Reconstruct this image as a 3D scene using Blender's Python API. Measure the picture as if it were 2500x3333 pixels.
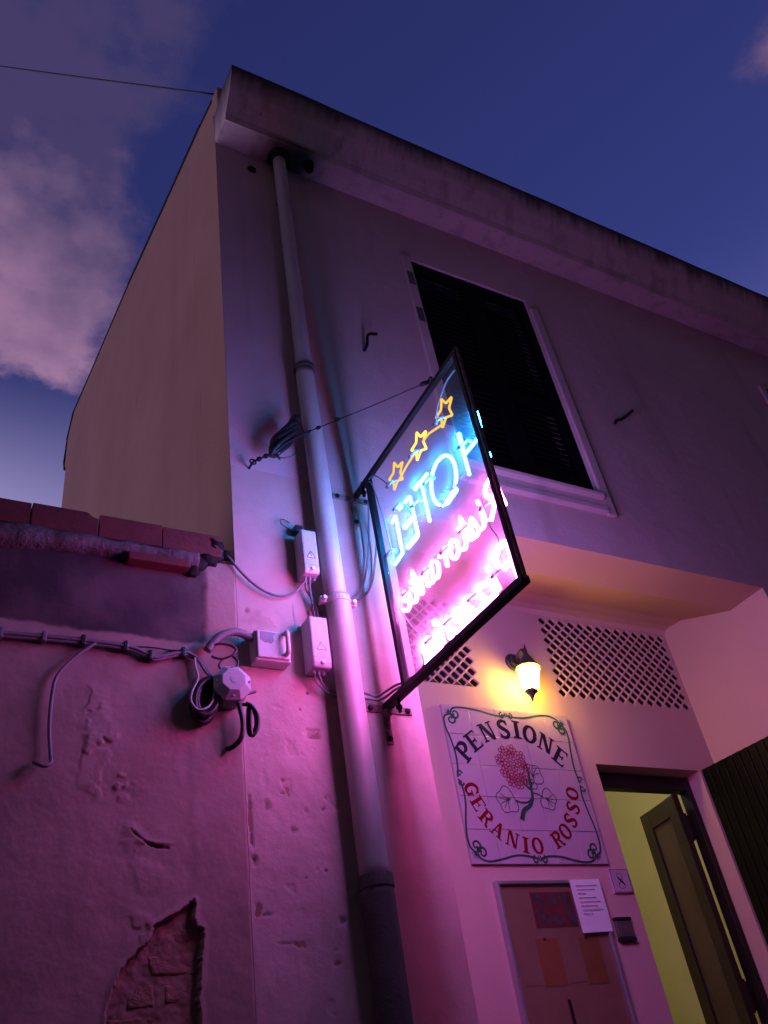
import bpy, math, random
import numpy as np
from mathutils import Vector, Matrix, noise
random.seed(7)
PI = math.pi
scene = bpy.context.scene
for o in list(bpy.data.objects):
    bpy.data.objects.remove(o, do_unlink=True)
COL = scene.collection

# ------------------------------------------------------------------ camera, sky, exposure
cam_data = bpy.data.cameras.new('camera')
cam = bpy.data.objects.new('camera', cam_data)
COL.objects.link(cam)
cam_data.sensor_fit = 'VERTICAL'
cam_data.sensor_height = 36.0
cam_data.lens = 30.2
cam_data.clip_end = 500
yaw, pitch, roll = math.radians(33.926), math.radians(36.948), math.radians(-10.279)
fw = Vector((math.sin(yaw)*math.cos(pitch), math.cos(yaw)*math.cos(pitch), math.sin(pitch)))
rt = Vector((math.cos(yaw), -math.sin(yaw), 0))
up = rt.cross(fw)
r2 = rt*math.cos(roll) + up*math.sin(roll)
u2 = -rt*math.sin(roll) + up*math.cos(roll)
cam.matrix_world = Matrix(((r2.x, u2.x, -fw.x, 0.0), (r2.y, u2.y, -fw.y, -2.5), (r2.z, u2.z, -fw.z, 0.95), (0, 0, 0, 1)))
scene.camera = cam

scene.render.engine = 'CYCLES'
scene.cycles.use_denoising = True
scene.cycles.max_bounces = 6
scene.cycles.diffuse_bounces = 3
scene.cycles.transparent_max_bounces = 8
scene.cycles.sample_clamp_indirect = 6.0
scene.view_settings.view_transform = 'Standard'
scene.view_settings.look = 'None'
scene.view_settings.exposure = 0.0
scene.view_settings.gamma = 1.0

world = bpy.data.worlds.new('World')
scene.world = world
world.use_nodes = True
wt = world.node_tree
wt.nodes.clear()
def wn(t, **k):
    n = wt.nodes.new(t)
    for a, b in k.items():
        setattr(n, a, b)
    return n
def wl(a, b):
    wt.links.new(a, b)
def wmath(op, a, b=None, clamp=False):
    n = wn('ShaderNodeMath', operation=op)
    n.use_clamp = clamp
    for i, v in enumerate((a, b)):
        if v is None:
            continue
        if isinstance(v, (int, float)):
            n.inputs[i].default_value = v
        else:
            wl(v, n.inputs[i])
    return n.outputs[0]
SKY_STRENGTH = 0.15
sky = wn('ShaderNodeTexSky', sky_type='NISHITA')
sky.sun_disc = False
sky.sun_elevation = math.radians(5.0)
sky.sun_rotation = math.radians(250)
sky.altitude = 20
sky.air_density = 1.0
sky.dust_density = 0.6
sky.ozone_density = 4.0
tint = wn('ShaderNodeMix', data_type='RGBA', blend_type='MULTIPLY')
tint.inputs[0].default_value = 1.0
wl(sky.outputs[0], tint.inputs[6])
tint.inputs[7].default_value = (1.28, 0.54, 1.04, 1)
tc = wn('ShaderNodeTexCoord')
sep = wn('ShaderNodeSeparateXYZ')
wl(tc.outputs['Generated'], sep.inputs[0])
zz = wmath('MAXIMUM', sep.outputs[2], 0.06)
px = wmath('DIVIDE', sep.outputs[0], zz)
py = wmath('DIVIDE', sep.outputs[1], zz)
comb = wn('ShaderNodeCombineXYZ')
wl(px, comb.inputs[0]); wl(py, comb.inputs[1])
def wnoise(scale, detail, rough, off):
    mp = wn('ShaderNodeMapping')
    mp.inputs['Location'].default_value = off
    wl(comb.outputs[0], mp.inputs[0])
    n = wn('ShaderNodeTexNoise')
    n.inputs['Scale'].default_value = scale
    n.inputs['Detail'].default_value = detail
    n.inputs['Roughness'].default_value = rough
    wl(mp.outputs[0], n.inputs['Vector'])
    return n.outputs[0]
nA = wnoise(7.0, 12, 0.62, (3.1, 1.7, 0.2))
nB = wnoise(3.2, 5, 0.5, (0.4, 8.2, 1.1))
nC = wnoise(11.0, 6, 0.55, (5.4, 2.2, 4.0))
# a broad bank of cloud lies over the -X half of the sky, open sky elsewhere
bx_ = wmath('MULTIPLY', wmath('SUBTRACT', 0.165, px), 7.5)
by_ = wmath('MULTIPLY', wmath('SUBTRACT', 1.00, py), 7.5)
bank = wmath('MINIMUM', wmath('MINIMUM', bx_, by_), 0.55)
dens = wmath('ADD', bank, wmath('MULTIPLY', wmath('SUBTRACT', nA, 0.5), 1.9))
# small puff to the right
dx = wmath('MULTIPLY', wmath('SUBTRACT', px, 0.785), 1.0)
dy = wmath('MULTIPLY', wmath('SUBTRACT', py, 0.135), 0.75)
rr = wmath('SQRT', wmath('ADD', wmath('MULTIPLY', dx, dx), wmath('MULTIPLY', dy, dy)))
puff = wmath('ADD', wmath('SUBTRACT', 1.05, wmath('MULTIPLY', rr, 18.0)), wmath('MULTIPLY', wmath('SUBTRACT', nA, 0.5), 2.0))
dens = wmath('MAXIMUM', dens, wmath('MULTIPLY', puff, 0.7))
cov = wn('ShaderNodeMapRange', interpolation_type='SMOOTHSTEP')
cov.inputs[1].default_value = 0.0
cov.inputs[2].default_value = 0.55
cov.inputs[3].default_value = 0.0
cov.inputs[4].default_value = 0.92
wl(dens, cov.inputs[0])
# cloud colour: violet grey body with pink lit edge towards the sunset side
lit = wmath('ADD', wmath('MULTIPLY', wmath('SUBTRACT', py, 0.60), 2.1), wmath('MULTIPLY', wmath('SUBTRACT', nB, 0.5), 1.5))
lit = wmath('ADD', lit, wmath('MULTIPLY', wmath('SUBTRACT', nC, 0.5), 0.7), True)
lit = wmath('ADD', lit, wmath('MULTIPLY', wmath('MAXIMUM', puff, 0.0), 0.42), True)
cramp = wn('ShaderNodeValToRGB')
cramp.color_ramp.elements[0].position = 0.0
cramp.color_ramp.elements[0].color = (0.42, 0.32, 0.92, 1)
cramp.color_ramp.elements[1].position = 1.0
cramp.color_ramp.elements[1].color = (3.35, 1.78, 2.9, 1)
wl(lit, cramp.inputs[0])
skymix = wn('ShaderNodeMix', data_type='RGBA')
wl(cov.outputs[0], skymix.inputs[0])
# thin dusk veil that thickens towards the horizon all round
veil = wn('ShaderNodeMapRange', interpolation_type='SMOOTHSTEP')
veil.inputs[1].default_value = 0.74
veil.inputs[2].default_value = 0.50
veil.inputs[4].default_value = 1.0
wl(sep.outputs[2], veil.inputs[0])
vm = wn('ShaderNodeMix', data_type='RGBA')
sunside = wn('ShaderNodeMapRange', interpolation_type='SMOOTHSTEP')   # the glow is stronger on the sunset side
sunside.inputs[1].default_value = 0.55
sunside.inputs[2].default_value = -0.25
sunside.inputs[3].default_value = 0.12
wl(sep.outputs[0], sunside.inputs[0])
wl(wmath('MULTIPLY', veil.outputs[0], sunside.outputs[0]), vm.inputs[0])
wl(tint.outputs[2], vm.inputs[6])
vm.inputs[7].default_value = (4.3, 3.6, 6.6, 1)
wl(vm.outputs[2], skymix.inputs[6])
wl(cramp.outputs[0], skymix.inputs[7])
bg = wn('ShaderNodeBackground')
bg.inputs[1].default_value = SKY_STRENGTH
wl(skymix.outputs[2], bg.inputs[0])
wout = wn('ShaderNodeOutputWorld')
wl(bg.outputs[0], wout.inputs[0])

# ------------------------------------------------------------------ materials
MATS = {}
def nm(name):
    m = bpy.data.materials.new(name)
    m.use_nodes = True
    t = m.node_tree
    t.nodes.clear()
    MATS[name] = m
    return m, t
def node(t, kind, **k):
    n = t.nodes.new(kind)
    for a, b in k.items():
        setattr(n, a, b)
    return n
def surf(name, c1, c2=None, rough=0.7, scale=6.0, detail=5, bump=0.0, bscale=60.0, metallic=0.0, spec=0.5,
         spots=None, streak=None, attr=None, coat=0.0, bump2=None, bdist=0.01):
    """procedural paint: two-tone mottling, optional stains, optional fine relief"""
    m, t = nm(name)
    c2 = c2 or tuple(x*0.8 for x in c1)
    tcd = node(t, 'ShaderNodeTexCoord')
    src = tcd.outputs['Object']
    n = node(t, 'ShaderNodeTexNoise')
    n.inputs['Scale'].default_value = scale
    n.inputs['Detail'].default_value = detail
    n.inputs['Roughness'].default_value = 0.6
    t.links.new(src, n.inputs['Vector'])
    rp = node(t, 'ShaderNodeValToRGB')
    rp.color_ramp.elements[0].position = 0.33
    rp.color_ramp.elements[1].position = 0.68
    rp.color_ramp.elements[0].color = (*c2, 1)
    rp.color_ramp.elements[1].color = (*c1, 1)
    t.links.new(n.outputs[0], rp.inputs[0])
    col = rp.outputs[0]
    def over(fac, c):
        nonlocal col
        mx = node(t, 'ShaderNodeMix', data_type='RGBA')
        t.links.new(fac, mx.inputs[0])
        t.links.new(col, mx.inputs[6])
        mx.inputs[7].default_value = (*c, 1)
        col = mx.outputs[2]
    if spots:
        for (sc, lo, hi, amt, c) in spots:
            s = node(t, 'ShaderNodeTexNoise')
            s.inputs['Scale'].default_value = sc
            s.inputs['Detail'].default_value = 7
            s.inputs['Roughness'].default_value = 0.65
            t.links.new(src, s.inputs['Vector'])
            mr = node(t, 'ShaderNodeMapRange', interpolation_type='SMOOTHSTEP')
            mr.inputs[1].default_value = lo
            mr.inputs[2].default_value = hi
            mr.inputs[4].default_value = amt
            t.links.new(s.outputs[0], mr.inputs[0])
            over(mr.outputs[0], c)
    if streak:
        for (sx, sz, lo, hi, amt, c) in streak:
            mp = node(t, 'ShaderNodeMapping')
            mp.inputs['Scale'].default_value = (sx, sx, sz)
            t.links.new(src, mp.inputs[0])
            s = node(t, 'ShaderNodeTexNoise')
            s.inputs['Scale'].default_value = 1.0
            s.inputs['Detail'].default_value = 5
            t.links.new(mp.outputs[0], s.inputs['Vector'])
            mr = node(t, 'ShaderNodeMapRange', interpolation_type='SMOOTHSTEP')
            mr.inputs[1].default_value = lo
            mr.inputs[2].default_value = hi
            mr.inputs[4].default_value = amt
            t.links.new(s.outputs[0], mr.inputs[0])
            over(mr.outputs[0], c)
    if attr:
        for (an, c) in attr:
            a = node(t, 'ShaderNodeAttribute', attribute_name=an)
            over(a.outputs['Fac'], c)
    b = node(t, 'ShaderNodeBsdfPrincipled')
    t.links.new(col, b.inputs['Base Color'])
    b.inputs['Roughness'].default_value = rough
    b.inputs['Metallic'].default_value = metallic
    b.inputs['Specular IOR Level'].default_value = spec
    b.inputs['Coat Weight'].default_value = coat
    if bump:
        s = node(t, 'ShaderNodeTexNoise')
        s.inputs['Scale'].default_value = bscale
        s.inputs['Detail'].default_value = 6
        s.inputs['Roughness'].default_value = 0.6
        t.links.new(src, s.inputs['Vector'])
        h = s.outputs[0]
        if bump2:
            s2 = node(t, 'ShaderNodeTexNoise')
            s2.inputs['Scale'].default_value = bump2[0]
            s2.inputs['Detail'].default_value = 3
            t.links.new(src, s2.inputs['Vector'])
            ma = node(t, 'ShaderNodeMath', operation='MULTIPLY_ADD')
            t.links.new(s2.outputs[0], ma.inputs[0])
            ma.inputs[1].default_value = bump2[1]
            t.links.new(h, ma.inputs[2])
            h = ma.outputs[0]
        bn = node(t, 'ShaderNodeBump')
        bn.inputs['Strength'].default_value = bump
        bn.inputs['Distance'].default_value = bdist
        t.links.new(h, bn.inputs['Height'])
        t.links.new(bn.outputs[0], b.inputs['Normal'])
    o = node(t, 'ShaderNodeOutputMaterial')
    t.links.new(b.outputs[0], o.inputs[0])
    return m
def emit(name, c, s):
    m, t = nm(name)
    e = node(t, 'ShaderNodeEmission')
    e.inputs[0].default_value = (*c, 1)
    e.inputs[1].default_value = s
    o = node(t, 'ShaderNodeOutputMaterial')
    t.links.new(e.outputs[0], o.inputs[0])
    return m

surf('facade', (0.60, 0.42, 0.42), (0.53, 0.37, 0.365), rough=0.85, scale=1.3, bump=0.28, bscale=90, spec=0.2,
     bump2=(3.0, 5.0), spots=[(2.2, 0.60, 0.78, 0.4, (0.35, 0.24, 0.23))], streak=[(5, 0.5, 0.55, 0.75, 0.42, (0.30, 0.21, 0.2)), (22, 1.2, 0.62, 0.78, 0.3, (0.25, 0.18, 0.17))])
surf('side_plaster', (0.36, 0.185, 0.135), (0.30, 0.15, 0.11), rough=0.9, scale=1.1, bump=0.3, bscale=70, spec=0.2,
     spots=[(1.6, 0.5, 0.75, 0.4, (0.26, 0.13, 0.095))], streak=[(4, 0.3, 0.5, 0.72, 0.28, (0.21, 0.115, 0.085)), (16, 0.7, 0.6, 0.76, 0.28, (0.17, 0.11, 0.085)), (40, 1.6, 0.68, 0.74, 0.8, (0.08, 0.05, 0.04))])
surf('cornice', (0.56, 0.40, 0.38), (0.48, 0.34, 0.32), rough=0.9, scale=2.2, bump=0.3, bscale=60, spec=0.2,
     streak=[(9, 1.1, 0.50, 0.72, 0.45, (0.2, 0.15, 0.14)), (30, 1.4, 0.60, 0.74, 0.35, (0.13, 0.1, 0.095))], attr=[('dirt', (0.035, 0.03, 0.03))])
surf('blocker_wall', (0.16, 0.125, 0.105), (0.13, 0.10, 0.085), rough=0.9, scale=2, bump=0.2)  # walls of the added houses, kept dark to cut bounce light
surf('porch', (0.56, 0.355, 0.32), (0.52, 0.33, 0.295), rough=0.85, scale=1.8, bump=0.18, bscale=110, spec=0.2, bump2=(4, 3))
surf('old_plaster', (0.37, 0.245, 0.205), (0.29, 0.19, 0.16), rough=0.8, scale=5, bump=0.12, bscale=70, spec=0.25,
     spots=[(3.0, 0.55, 0.75, 0.35, (0.25, 0.18, 0.16)), (26, 0.66, 0.74, 0.4, (0.22, 0.17, 0.15))],
     attr=[('dirt', (0.055, 0.032, 0.04)), ('bare', (0.27, 0.155, 0.11)), ('dark', (0.05, 0.04, 0.04))])
surf('strip_plaster', (0.54, 0.385, 0.345), (0.46, 0.32, 0.285), rough=0.8, scale=6, bump=0.16, bscale=75, spec=0.25,
     spots=[(5, 0.58, 0.8, 0.22, (0.36, 0.27, 0.23)), (48, 0.69, 0.75, 0.5, (0.22, 0.17, 0.16))],
     attr=[('bare', (0.25, 0.175, 0.155)), ('dark', (0.04, 0.03, 0.03))])
surf('brick', (0.28, 0.155, 0.105), (0.21, 0.11, 0.075), rough=0.95, scale=18, bump=0.8, bscale=45, spec=0.1,
     spots=[(14, 0.55, 0.7, 0.5, (0.28, 0.19, 0.15))])
surf('mortar', (0.34, 0.24, 0.19), (0.24, 0.15, 0.11), rough=0.95, scale=20, bump=0.8, bscale=60, spec=0.1)
surf('terracotta', (0.15, 0.032, 0.03), (0.10, 0.02, 0.021), rough=0.65, scale=9, bump=0.25, bscale=80, spec=0.4,
     spots=[(7, 0.58, 0.75, 0.55, (0.05, 0.018, 0.02))])
surf('bed_mortar', (0.17, 0.135, 0.135), (0.09, 0.07, 0.072), rough=0.95, scale=14, bump=0.9, bscale=50, spec=0.1)
surf('black_moss', (0.03, 0.028, 0.028), (0.015, 0.015, 0.015), rough=0.95, scale=20, bump=0.9, bscale=60, spec=0.1)
surf('pvc', (0.50, 0.44, 0.40), (0.42, 0.36, 0.33), rough=0.45, scale=4, bump=0.06, bscale=60, spec=0.5,
     streak=[(18, 1.2, 0.55, 0.78, 0.4, (0.25, 0.2, 0.19))], attr=[('dirt', (0.06, 0.05, 0.05))])
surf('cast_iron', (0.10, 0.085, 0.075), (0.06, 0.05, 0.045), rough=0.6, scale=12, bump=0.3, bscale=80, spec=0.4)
surf('steel_dark', (0.011, 0.009, 0.010), (0.006, 0.005, 0.006), rough=0.6, scale=20, bump=0.15, bscale=90, spec=0.2,
     spots=[(30, 0.58, 0.7, 0.5, (0.03, 0.014, 0.010))])
surf('steel_rust', (0.30, 0.24, 0.22), (0.16, 0.09, 0.06), rough=0.7, scale=26, bump=0.4, bscale=90, spec=0.3,
     spots=[(18, 0.52, 0.64, 0.8, (0.10, 0.045, 0.025))])
surf('grey_plastic', (0.47, 0.46, 0.47), (0.42, 0.41, 0.42), rough=0.5, scale=12, bump=0.05, bscale=120, spec=0.4,
     spots=[(9, 0.6, 0.8, 0.25, (0.3, 0.28, 0.28))])
surf('box_enamel', (0.60, 0.55, 0.52), (0.54, 0.49, 0.46), rough=0.5, scale=9, bump=0.12, bscale=60, spec=0.4,
     spots=[(16, 0.62, 0.7, 0.5, (0.3, 0.22, 0.18))])
surf('label_grey', (0.27, 0.26, 0.29), rough=0.7, scale=20)
surf('cable_grey', (0.20, 0.18, 0.19), (0.14, 0.12, 0.13), rough=0.5, scale=14, spec=0.4, bump=0.05)
surf('cable_light', (0.48, 0.45, 0.45), (0.36, 0.33, 0.33), rough=0.5, scale=14, spec=0.4, bump=0.05)
surf('cable_black', (0.022, 0.02, 0.024), (0.014, 0.013, 0.015), rough=0.4, scale=14, spec=0.5, bump=0.05)
surf('ink', (0.02, 0.02, 0.035), (0.014, 0.014, 0.022), rough=0.3, scale=30)
surf('paint_navy', (0.018, 0.017, 0.035), (0.012, 0.012, 0.024), rough=0.22, scale=40)
surf('paint_red', (0.20, 0.008, 0.012), (0.13, 0.006, 0.009), rough=0.22, scale=30)
surf('paint_petal', (0.24, 0.012, 0.035), (0.30, 0.03, 0.06), rough=0.25, scale=60)
surf('paint_green', (0.03, 0.10, 0.06), (0.02, 0.065, 0.045), rough=0.25, scale=40)
surf('glazed_tile', (0.46, 0.32, 0.40), (0.43, 0.30, 0.37), rough=0.16, scale=5, bump=0.04, bscale=12, spec=0.5, coat=0.2)
surf('grout', (0.34, 0.30, 0.28), rough=0.9, scale=20)
surf('lantern_iron', (0.035, 0.045, 0.03), (0.02, 0.026, 0.018), rough=0.45, scale=30, bump=0.15, bscale=120)
surf('shutter', (0.003, 0.004, 0.0045), (0.002, 0.003, 0.003), rough=0.75, scale=12, bump=0.1, spec=0.05)
surf('shutter_door', (0.0055, 0.0068, 0.0035), (0.003, 0.004, 0.002), rough=0.38, scale=9, bump=0.15, bscale=40, spec=0.14)
surf('door_panel', (0.085, 0.062, 0.03), (0.065, 0.046, 0.022), rough=0.5, scale=6, bump=0.1, spec=0.3)
surf('door_wood', (0.034, 0.022, 0.012), (0.024, 0.015, 0.009), rough=0.45, scale=6, bump=0.1, spec=0.35)
surf('door_dark', (0.018, 0.014, 0.010), (0.010, 0.008, 0.006), rough=0.5, scale=9, bump=0.1, spec=0.3)
surf('hall_paint', (0.66, 0.58, 0.37), (0.60, 0.53, 0.33), rough=0.85, scale=1.5, bump=0.1, bscale=60, spec=0.2)
surf('void', (0.05, 0.035, 0.035), (0.03, 0.02, 0.02), rough=0.95, scale=8)
surf('aluminium', (0.50, 0.48, 0.52), (0.44, 0.42, 0.46), rough=0.35, metallic=0.7, scale=20)
surf('board_back', (0.33, 0.185, 0.11), (0.28, 0.15, 0.09), rough=0.8, scale=5)
surf('poster_red', (0.22, 0.035, 0.045), (0.16, 0.02, 0.03), rough=0.5, scale=25)
surf('poster_orange', (0.36, 0.13, 0.05), (0.29, 0.095, 0.04), rough=0.5, scale=10)
surf('poster_ochre', (0.30, 0.13, 0.045), (0.24, 0.10, 0.035), rough=0.5, scale=10)
surf('photo_dark', (0.06, 0.045, 0.05), (0.13, 0.10, 0.09), rough=0.4, scale=45)
surf('paper', (0.72, 0.70, 0.72), (0.68, 0.66, 0.68), rough=0.8, scale=4, bump=0.1, bscale=8)
surf('print_grey', (0.10, 0.09, 0.12), rough=0.8)
surf('brushed_steel', (0.32, 0.30, 0.28), (0.26, 0.24, 0.22), rough=0.35, metallic=0.8, scale=40)
surf('silver_glass', (0.55, 0.56, 0.6), rough=0.25, scale=20)
surf('asphalt', (0.055, 0.053, 0.052), (0.035, 0.034, 0.034), rough=0.9, scale=30, bump=0.6, bscale=180)
surf('paving', (0.12, 0.11, 0.10), (0.09, 0.08, 0.075), rough=0.85, scale=9, bump=0.3, bscale=60)
NEON_PINK, NEON_BLUE = 96.0, 225.0
emit('neon_pink', (1.0, 0.125, 0.70), NEON_PINK)
emit('neon_blue', (0.012, 0.30, 1.0), NEON_BLUE)
emit('neon_amber', (1.0, 0.58, 0.03), 1.5)
emit('neon_yellow', (1.0, 0.66, 0.06), 2.6)
emit('lamp_glass', (1.0, 0.62, 0.075), 78.0)
emit('hall_bulb', (1.0, 0.95, 0.62), 58.0)
# dusty acrylic pane of the sign, with bloom haze built into its scatter
m, t = nm('acrylic')
tr_ = node(t, 'ShaderNodeBsdfTransparent'); tr_.inputs[0].default_value = (0.93, 0.93, 0.95, 1)
df = node(t, 'ShaderNodeBsdfDiffuse'); df.inputs[0].default_value = (0.75, 0.73, 0.76, 1)
tl = node(t, 'ShaderNodeBsdfTranslucent'); tl.inputs[0].default_value = (0.75, 0.73, 0.76, 1)
gl = node(t, 'ShaderNodeBsdfGlossy'); gl.inputs['Roughness'].default_value = 0.12
tcd = node(t, 'ShaderNodeTexCoord')
ns = node(t, 'ShaderNodeTexNoise'); ns.inputs['Scale'].default_value = 9; ns.inputs['Detail'].default_value = 6
t.links.new(tcd.outputs['Object'], ns.inputs['Vector'])
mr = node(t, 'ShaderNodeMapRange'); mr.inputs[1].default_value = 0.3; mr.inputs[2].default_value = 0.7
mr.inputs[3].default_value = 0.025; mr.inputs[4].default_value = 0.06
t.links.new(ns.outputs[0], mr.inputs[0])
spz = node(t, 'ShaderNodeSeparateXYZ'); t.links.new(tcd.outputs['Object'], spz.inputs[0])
dz_ = node(t, 'ShaderNodeMapRange', interpolation_type='SMOOTHSTEP')  # scatter grows towards the bottom: settled dust, also imitating bloom round the pink tubes
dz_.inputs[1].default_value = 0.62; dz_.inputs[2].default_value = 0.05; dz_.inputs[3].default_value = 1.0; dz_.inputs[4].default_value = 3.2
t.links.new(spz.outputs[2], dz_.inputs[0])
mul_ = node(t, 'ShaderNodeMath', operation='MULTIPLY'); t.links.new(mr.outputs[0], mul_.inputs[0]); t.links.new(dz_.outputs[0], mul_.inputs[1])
a1 = node(t, 'ShaderNodeMixShader'); a1.inputs[0].default_value = 0.7
t.links.new(df.outputs[0], a1.inputs[1]); t.links.new(tl.outputs[0], a1.inputs[2])
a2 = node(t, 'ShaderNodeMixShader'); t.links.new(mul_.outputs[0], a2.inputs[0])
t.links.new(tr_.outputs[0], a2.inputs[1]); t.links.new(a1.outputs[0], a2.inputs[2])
a3 = node(t, 'ShaderNodeMixShader'); a3.inputs[0].default_value = 0.03
t.links.new(a2.outputs[0], a3.inputs[1]); t.links.new(gl.outputs[0], a3.inputs[2])
oo = node(t, 'ShaderNodeOutputMaterial'); t.links.new(a3.outputs[0], oo.inputs[0])
# clear pane of the notice board
m, t = nm('clear_glass')
tr_ = node(t, 'ShaderNodeBsdfTransparent'); tr_.inputs[0].default_value = (0.94, 0.94, 0.94, 1)
gl = node(t, 'ShaderNodeBsdfGlossy'); gl.inputs['Roughness'].default_value = 0.05
a3 = node(t, 'ShaderNodeMixShader'); a3.inputs[0].default_value = 0.06
t.links.new(tr_.outputs[0], a3.inputs[1]); t.links.new(gl.outputs[0], a3.inputs[2])
oo = node(t, 'ShaderNodeOutputMaterial'); t.links.new(a3.outputs[0], oo.inputs[0])

# ------------------------------------------------------------------ mesh helpers
def thing(name, loc, label, cat, group=None, kind=None):
    o = bpy.data.objects.new(name, None)
    COL.objects.link(o)
    o.empty_display_size = 0.1
    o.location = loc
    tag(o, label, cat, group)
    return o
def tag(o, label, cat, group=None):
    o['label'] = label
    if cat:
        o['category'] = cat
    if group:
        o['group'] = group
    return o
def origin_of(p):
    v = Vector((0, 0, 0))
    while p is not None:
        v += p.location
        p = p.parent
    return v
class MB:
    """collects faces in world metres; build() links them as one mesh object"""
    def __init__(s):
        s.v, s.f, s.mi = [], [], []
    def add(s, vs, fs, mi=0):
        n = len(s.v)
        s.v += [tuple(v) for v in vs]
        s.f += [tuple(i+n for i in f) for f in fs]
        s.mi += [mi]*len(fs)
        return s
    def box(s, x0, x1, y0, y1, z0, z1, mi=0):
        return s.add([(x0, y0, z0), (x1, y0, z0), (x1, y1, z0), (x0, y1, z0), (x0, y0, z1), (x1, y0, z1), (x1, y1, z1), (x0, y1, z1)],
                     [(0, 3, 2, 1), (4, 5, 6, 7), (0, 1, 5, 4), (1, 2, 6, 5), (2, 3, 7, 6), (3, 0, 4, 7)], mi)
    def quad(s, a, b, c, d, mi=0):
        return s.add([a, b, c, d], [(0, 1, 2, 3)], mi)
    def prism_x(s, poly, x0, x1, mi=0, caps=True):
        """polygon in (y, z) extruded along x"""
        n = len(poly)
        vs = [(x0, y, z) for y, z in poly] + [(x1, y, z) for y, z in poly]
        fs = [(i, (i+1) % n, n+(i+1) % n, n+i) for i in range(n)]
        if caps:
            fs += [tuple(range(n-1, -1, -1)), tuple(range(n, 2*n))]
        return s.add(vs, fs, mi)
    def prism_y(s, poly, y0, y1, mi=0):
        """polygon in (x, z) extruded along y"""
        n = len(poly)
        vs = [(x, y0, z) for x, z in poly] + [(x, y1, z) for x, z in poly]
        fs = [(i, (i+1) % n, n+(i+1) % n, n+i) for i in range(n)] + [tuple(range(n-1, -1, -1)), tuple(range(n, 2*n))]
        return s.add(vs, fs, mi)
    def tube(s, pts, r, seg=8, closed=False, caps=True, mi=0):
        pts = [Vector(p) for p in pts]
        n = len(pts)
        rs = r if isinstance(r, (list, tuple)) else [r]*n
        tans = []
        for i in range(n):
            if closed:
                tv = pts[(i+1) % n]-pts[i-1]
            else:
                tv = pts[min(i+1, n-1)]-pts[max(i-1, 0)]
            tans.append(tv.normalized() if tv.length > 1e-9 else Vector((0, 0, 1)))
        ref = Vector((0, 0, 1)) if abs(tans[0].z) < 0.9 else Vector((1, 0, 0))
        nv = tans[0].cross(ref).normalized()
        vs, fs = [], []
        for i in range(n):
            nv = (nv-tans[i]*nv.dot(tans[i])).normalized()
            bv = tans[i].cross(nv)
            for k in range(seg):
                a = 2*PI*k/seg
                vs.append(pts[i]+(nv*math.cos(a)+bv*math.sin(a))*rs[i])
        m_ = n if closed else n-1
        for i in range(m_):
            for k in range(seg):
                a, b = i*seg, ((i+1) % n)*seg
                fs.append((a+k, a+(k+1) % seg, b+(k+1) % seg, b+k))
        if caps and not closed:
            fs.append(tuple(range(seg-1, -1, -1)))
            fs.append(tuple((n-1)*seg+k for k in range(seg)))
        return s.add(vs, fs, mi)
    def lathe(s, prof, base, axis=(0, 0, 1), seg=20, mi=0):
        """profile of (radius, height) turned about axis through base"""
        ax = Vector(axis).normalized()
        ref = Vector((1, 0, 0)) if abs(ax.x) < 0.9 else Vector((0, 1, 0))
        e1 = ax.cross(ref).normalized()
        e2 = ax.cross(e1)
        base = Vector(base)
        vs, fs = [], []
        for (r, h) in prof:
            for k in range(seg):
                a = 2*PI*k/seg
                vs.append(base+ax*h+(e1*math.cos(a)+e2*math.sin(a))*r)
        for i in range(len(prof)-1):
            for k in range(seg):
                a, b = i*seg, (i+1)*seg
                fs.append((a+k, a+(k+1) % seg, b+(k+1) % seg, b+k))
        fs.append(tuple(range(seg-1, -1, -1)))
        fs.append(tuple((len(prof)-1)*seg+k for k in range(seg)))
        return s.add(vs, fs, mi)
    def build(s, name, mat, parent=None, smooth=False, bevel=0.0, kind=None, attrs=None):
        off = origin_of(parent)
        me = bpy.data.meshes.new(name)
        me.from_pydata([(v[0]-off.x, v[1]-off.y, v[2]-off.z) for v in s.v], [], s.f)
        mats = mat if isinstance(mat, (list, tuple)) else [mat]
        for mm in mats:
            me.materials.append(MATS[mm])
        if len(mats) > 1:
            me.polygons.foreach_set('material_index', s.mi)
        if smooth:
            me.polygons.foreach_set('use_smooth', [True]*len(me.polygons))
        if attrs:
            for an, vals in attrs.items():
                at = me.attributes.new(an, 'FLOAT', 'POINT')
                at.data.foreach_set('value', vals)
        me.update()
        o = bpy.data.objects.new(name, me)
        COL.objects.link(o)
        if parent is not None:
            o.parent = parent
        if bevel:
            b = o.modifiers.new('edge', 'BEVEL')
            b.width = bevel
            b.segments = 2
            b.limit_method = 'ANGLE'
        if kind:
            o['kind'] = kind
        return o
def smooth_path(pts, sub=6, closed=False):
    P = [Vector(p) for p in pts]
    n = len(P)
    out = []
    rng = n if closed else n-1
    for i in range(rng):
        p0 = P[i-1] if (closed or i > 0) else P[0]*2-P[1]
        p1, p2 = P[i], P[(i+1) % n]
        p3 = P[(i+2) % n] if (closed or i+2 < n) else p2*2-p1
        for k in range(sub):
            u = k/sub
            out.append(0.5*((2*p1)+(p2-p0)*u+(2*p0-5*p1+4*p2-p3)*u*u+(3*p1-p0-3*p2+p3)*u**3))
    if not closed:
        out.append(P[-1])
    return out
def P2(pts, y):
    return [(x, y, z) for x, z in pts]
def in_poly(x, z, poly):
    c = False
    j = len(poly)-1
    for i in range(len(poly)):
        xi, zi = poly[i]
        xj, zj = poly[j]
        if (zi > z) != (zj > z) and x < (xj-xi)*(z-zi)/(zj-zi)+xi:
            c = not c
        j = i
    return c
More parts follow.
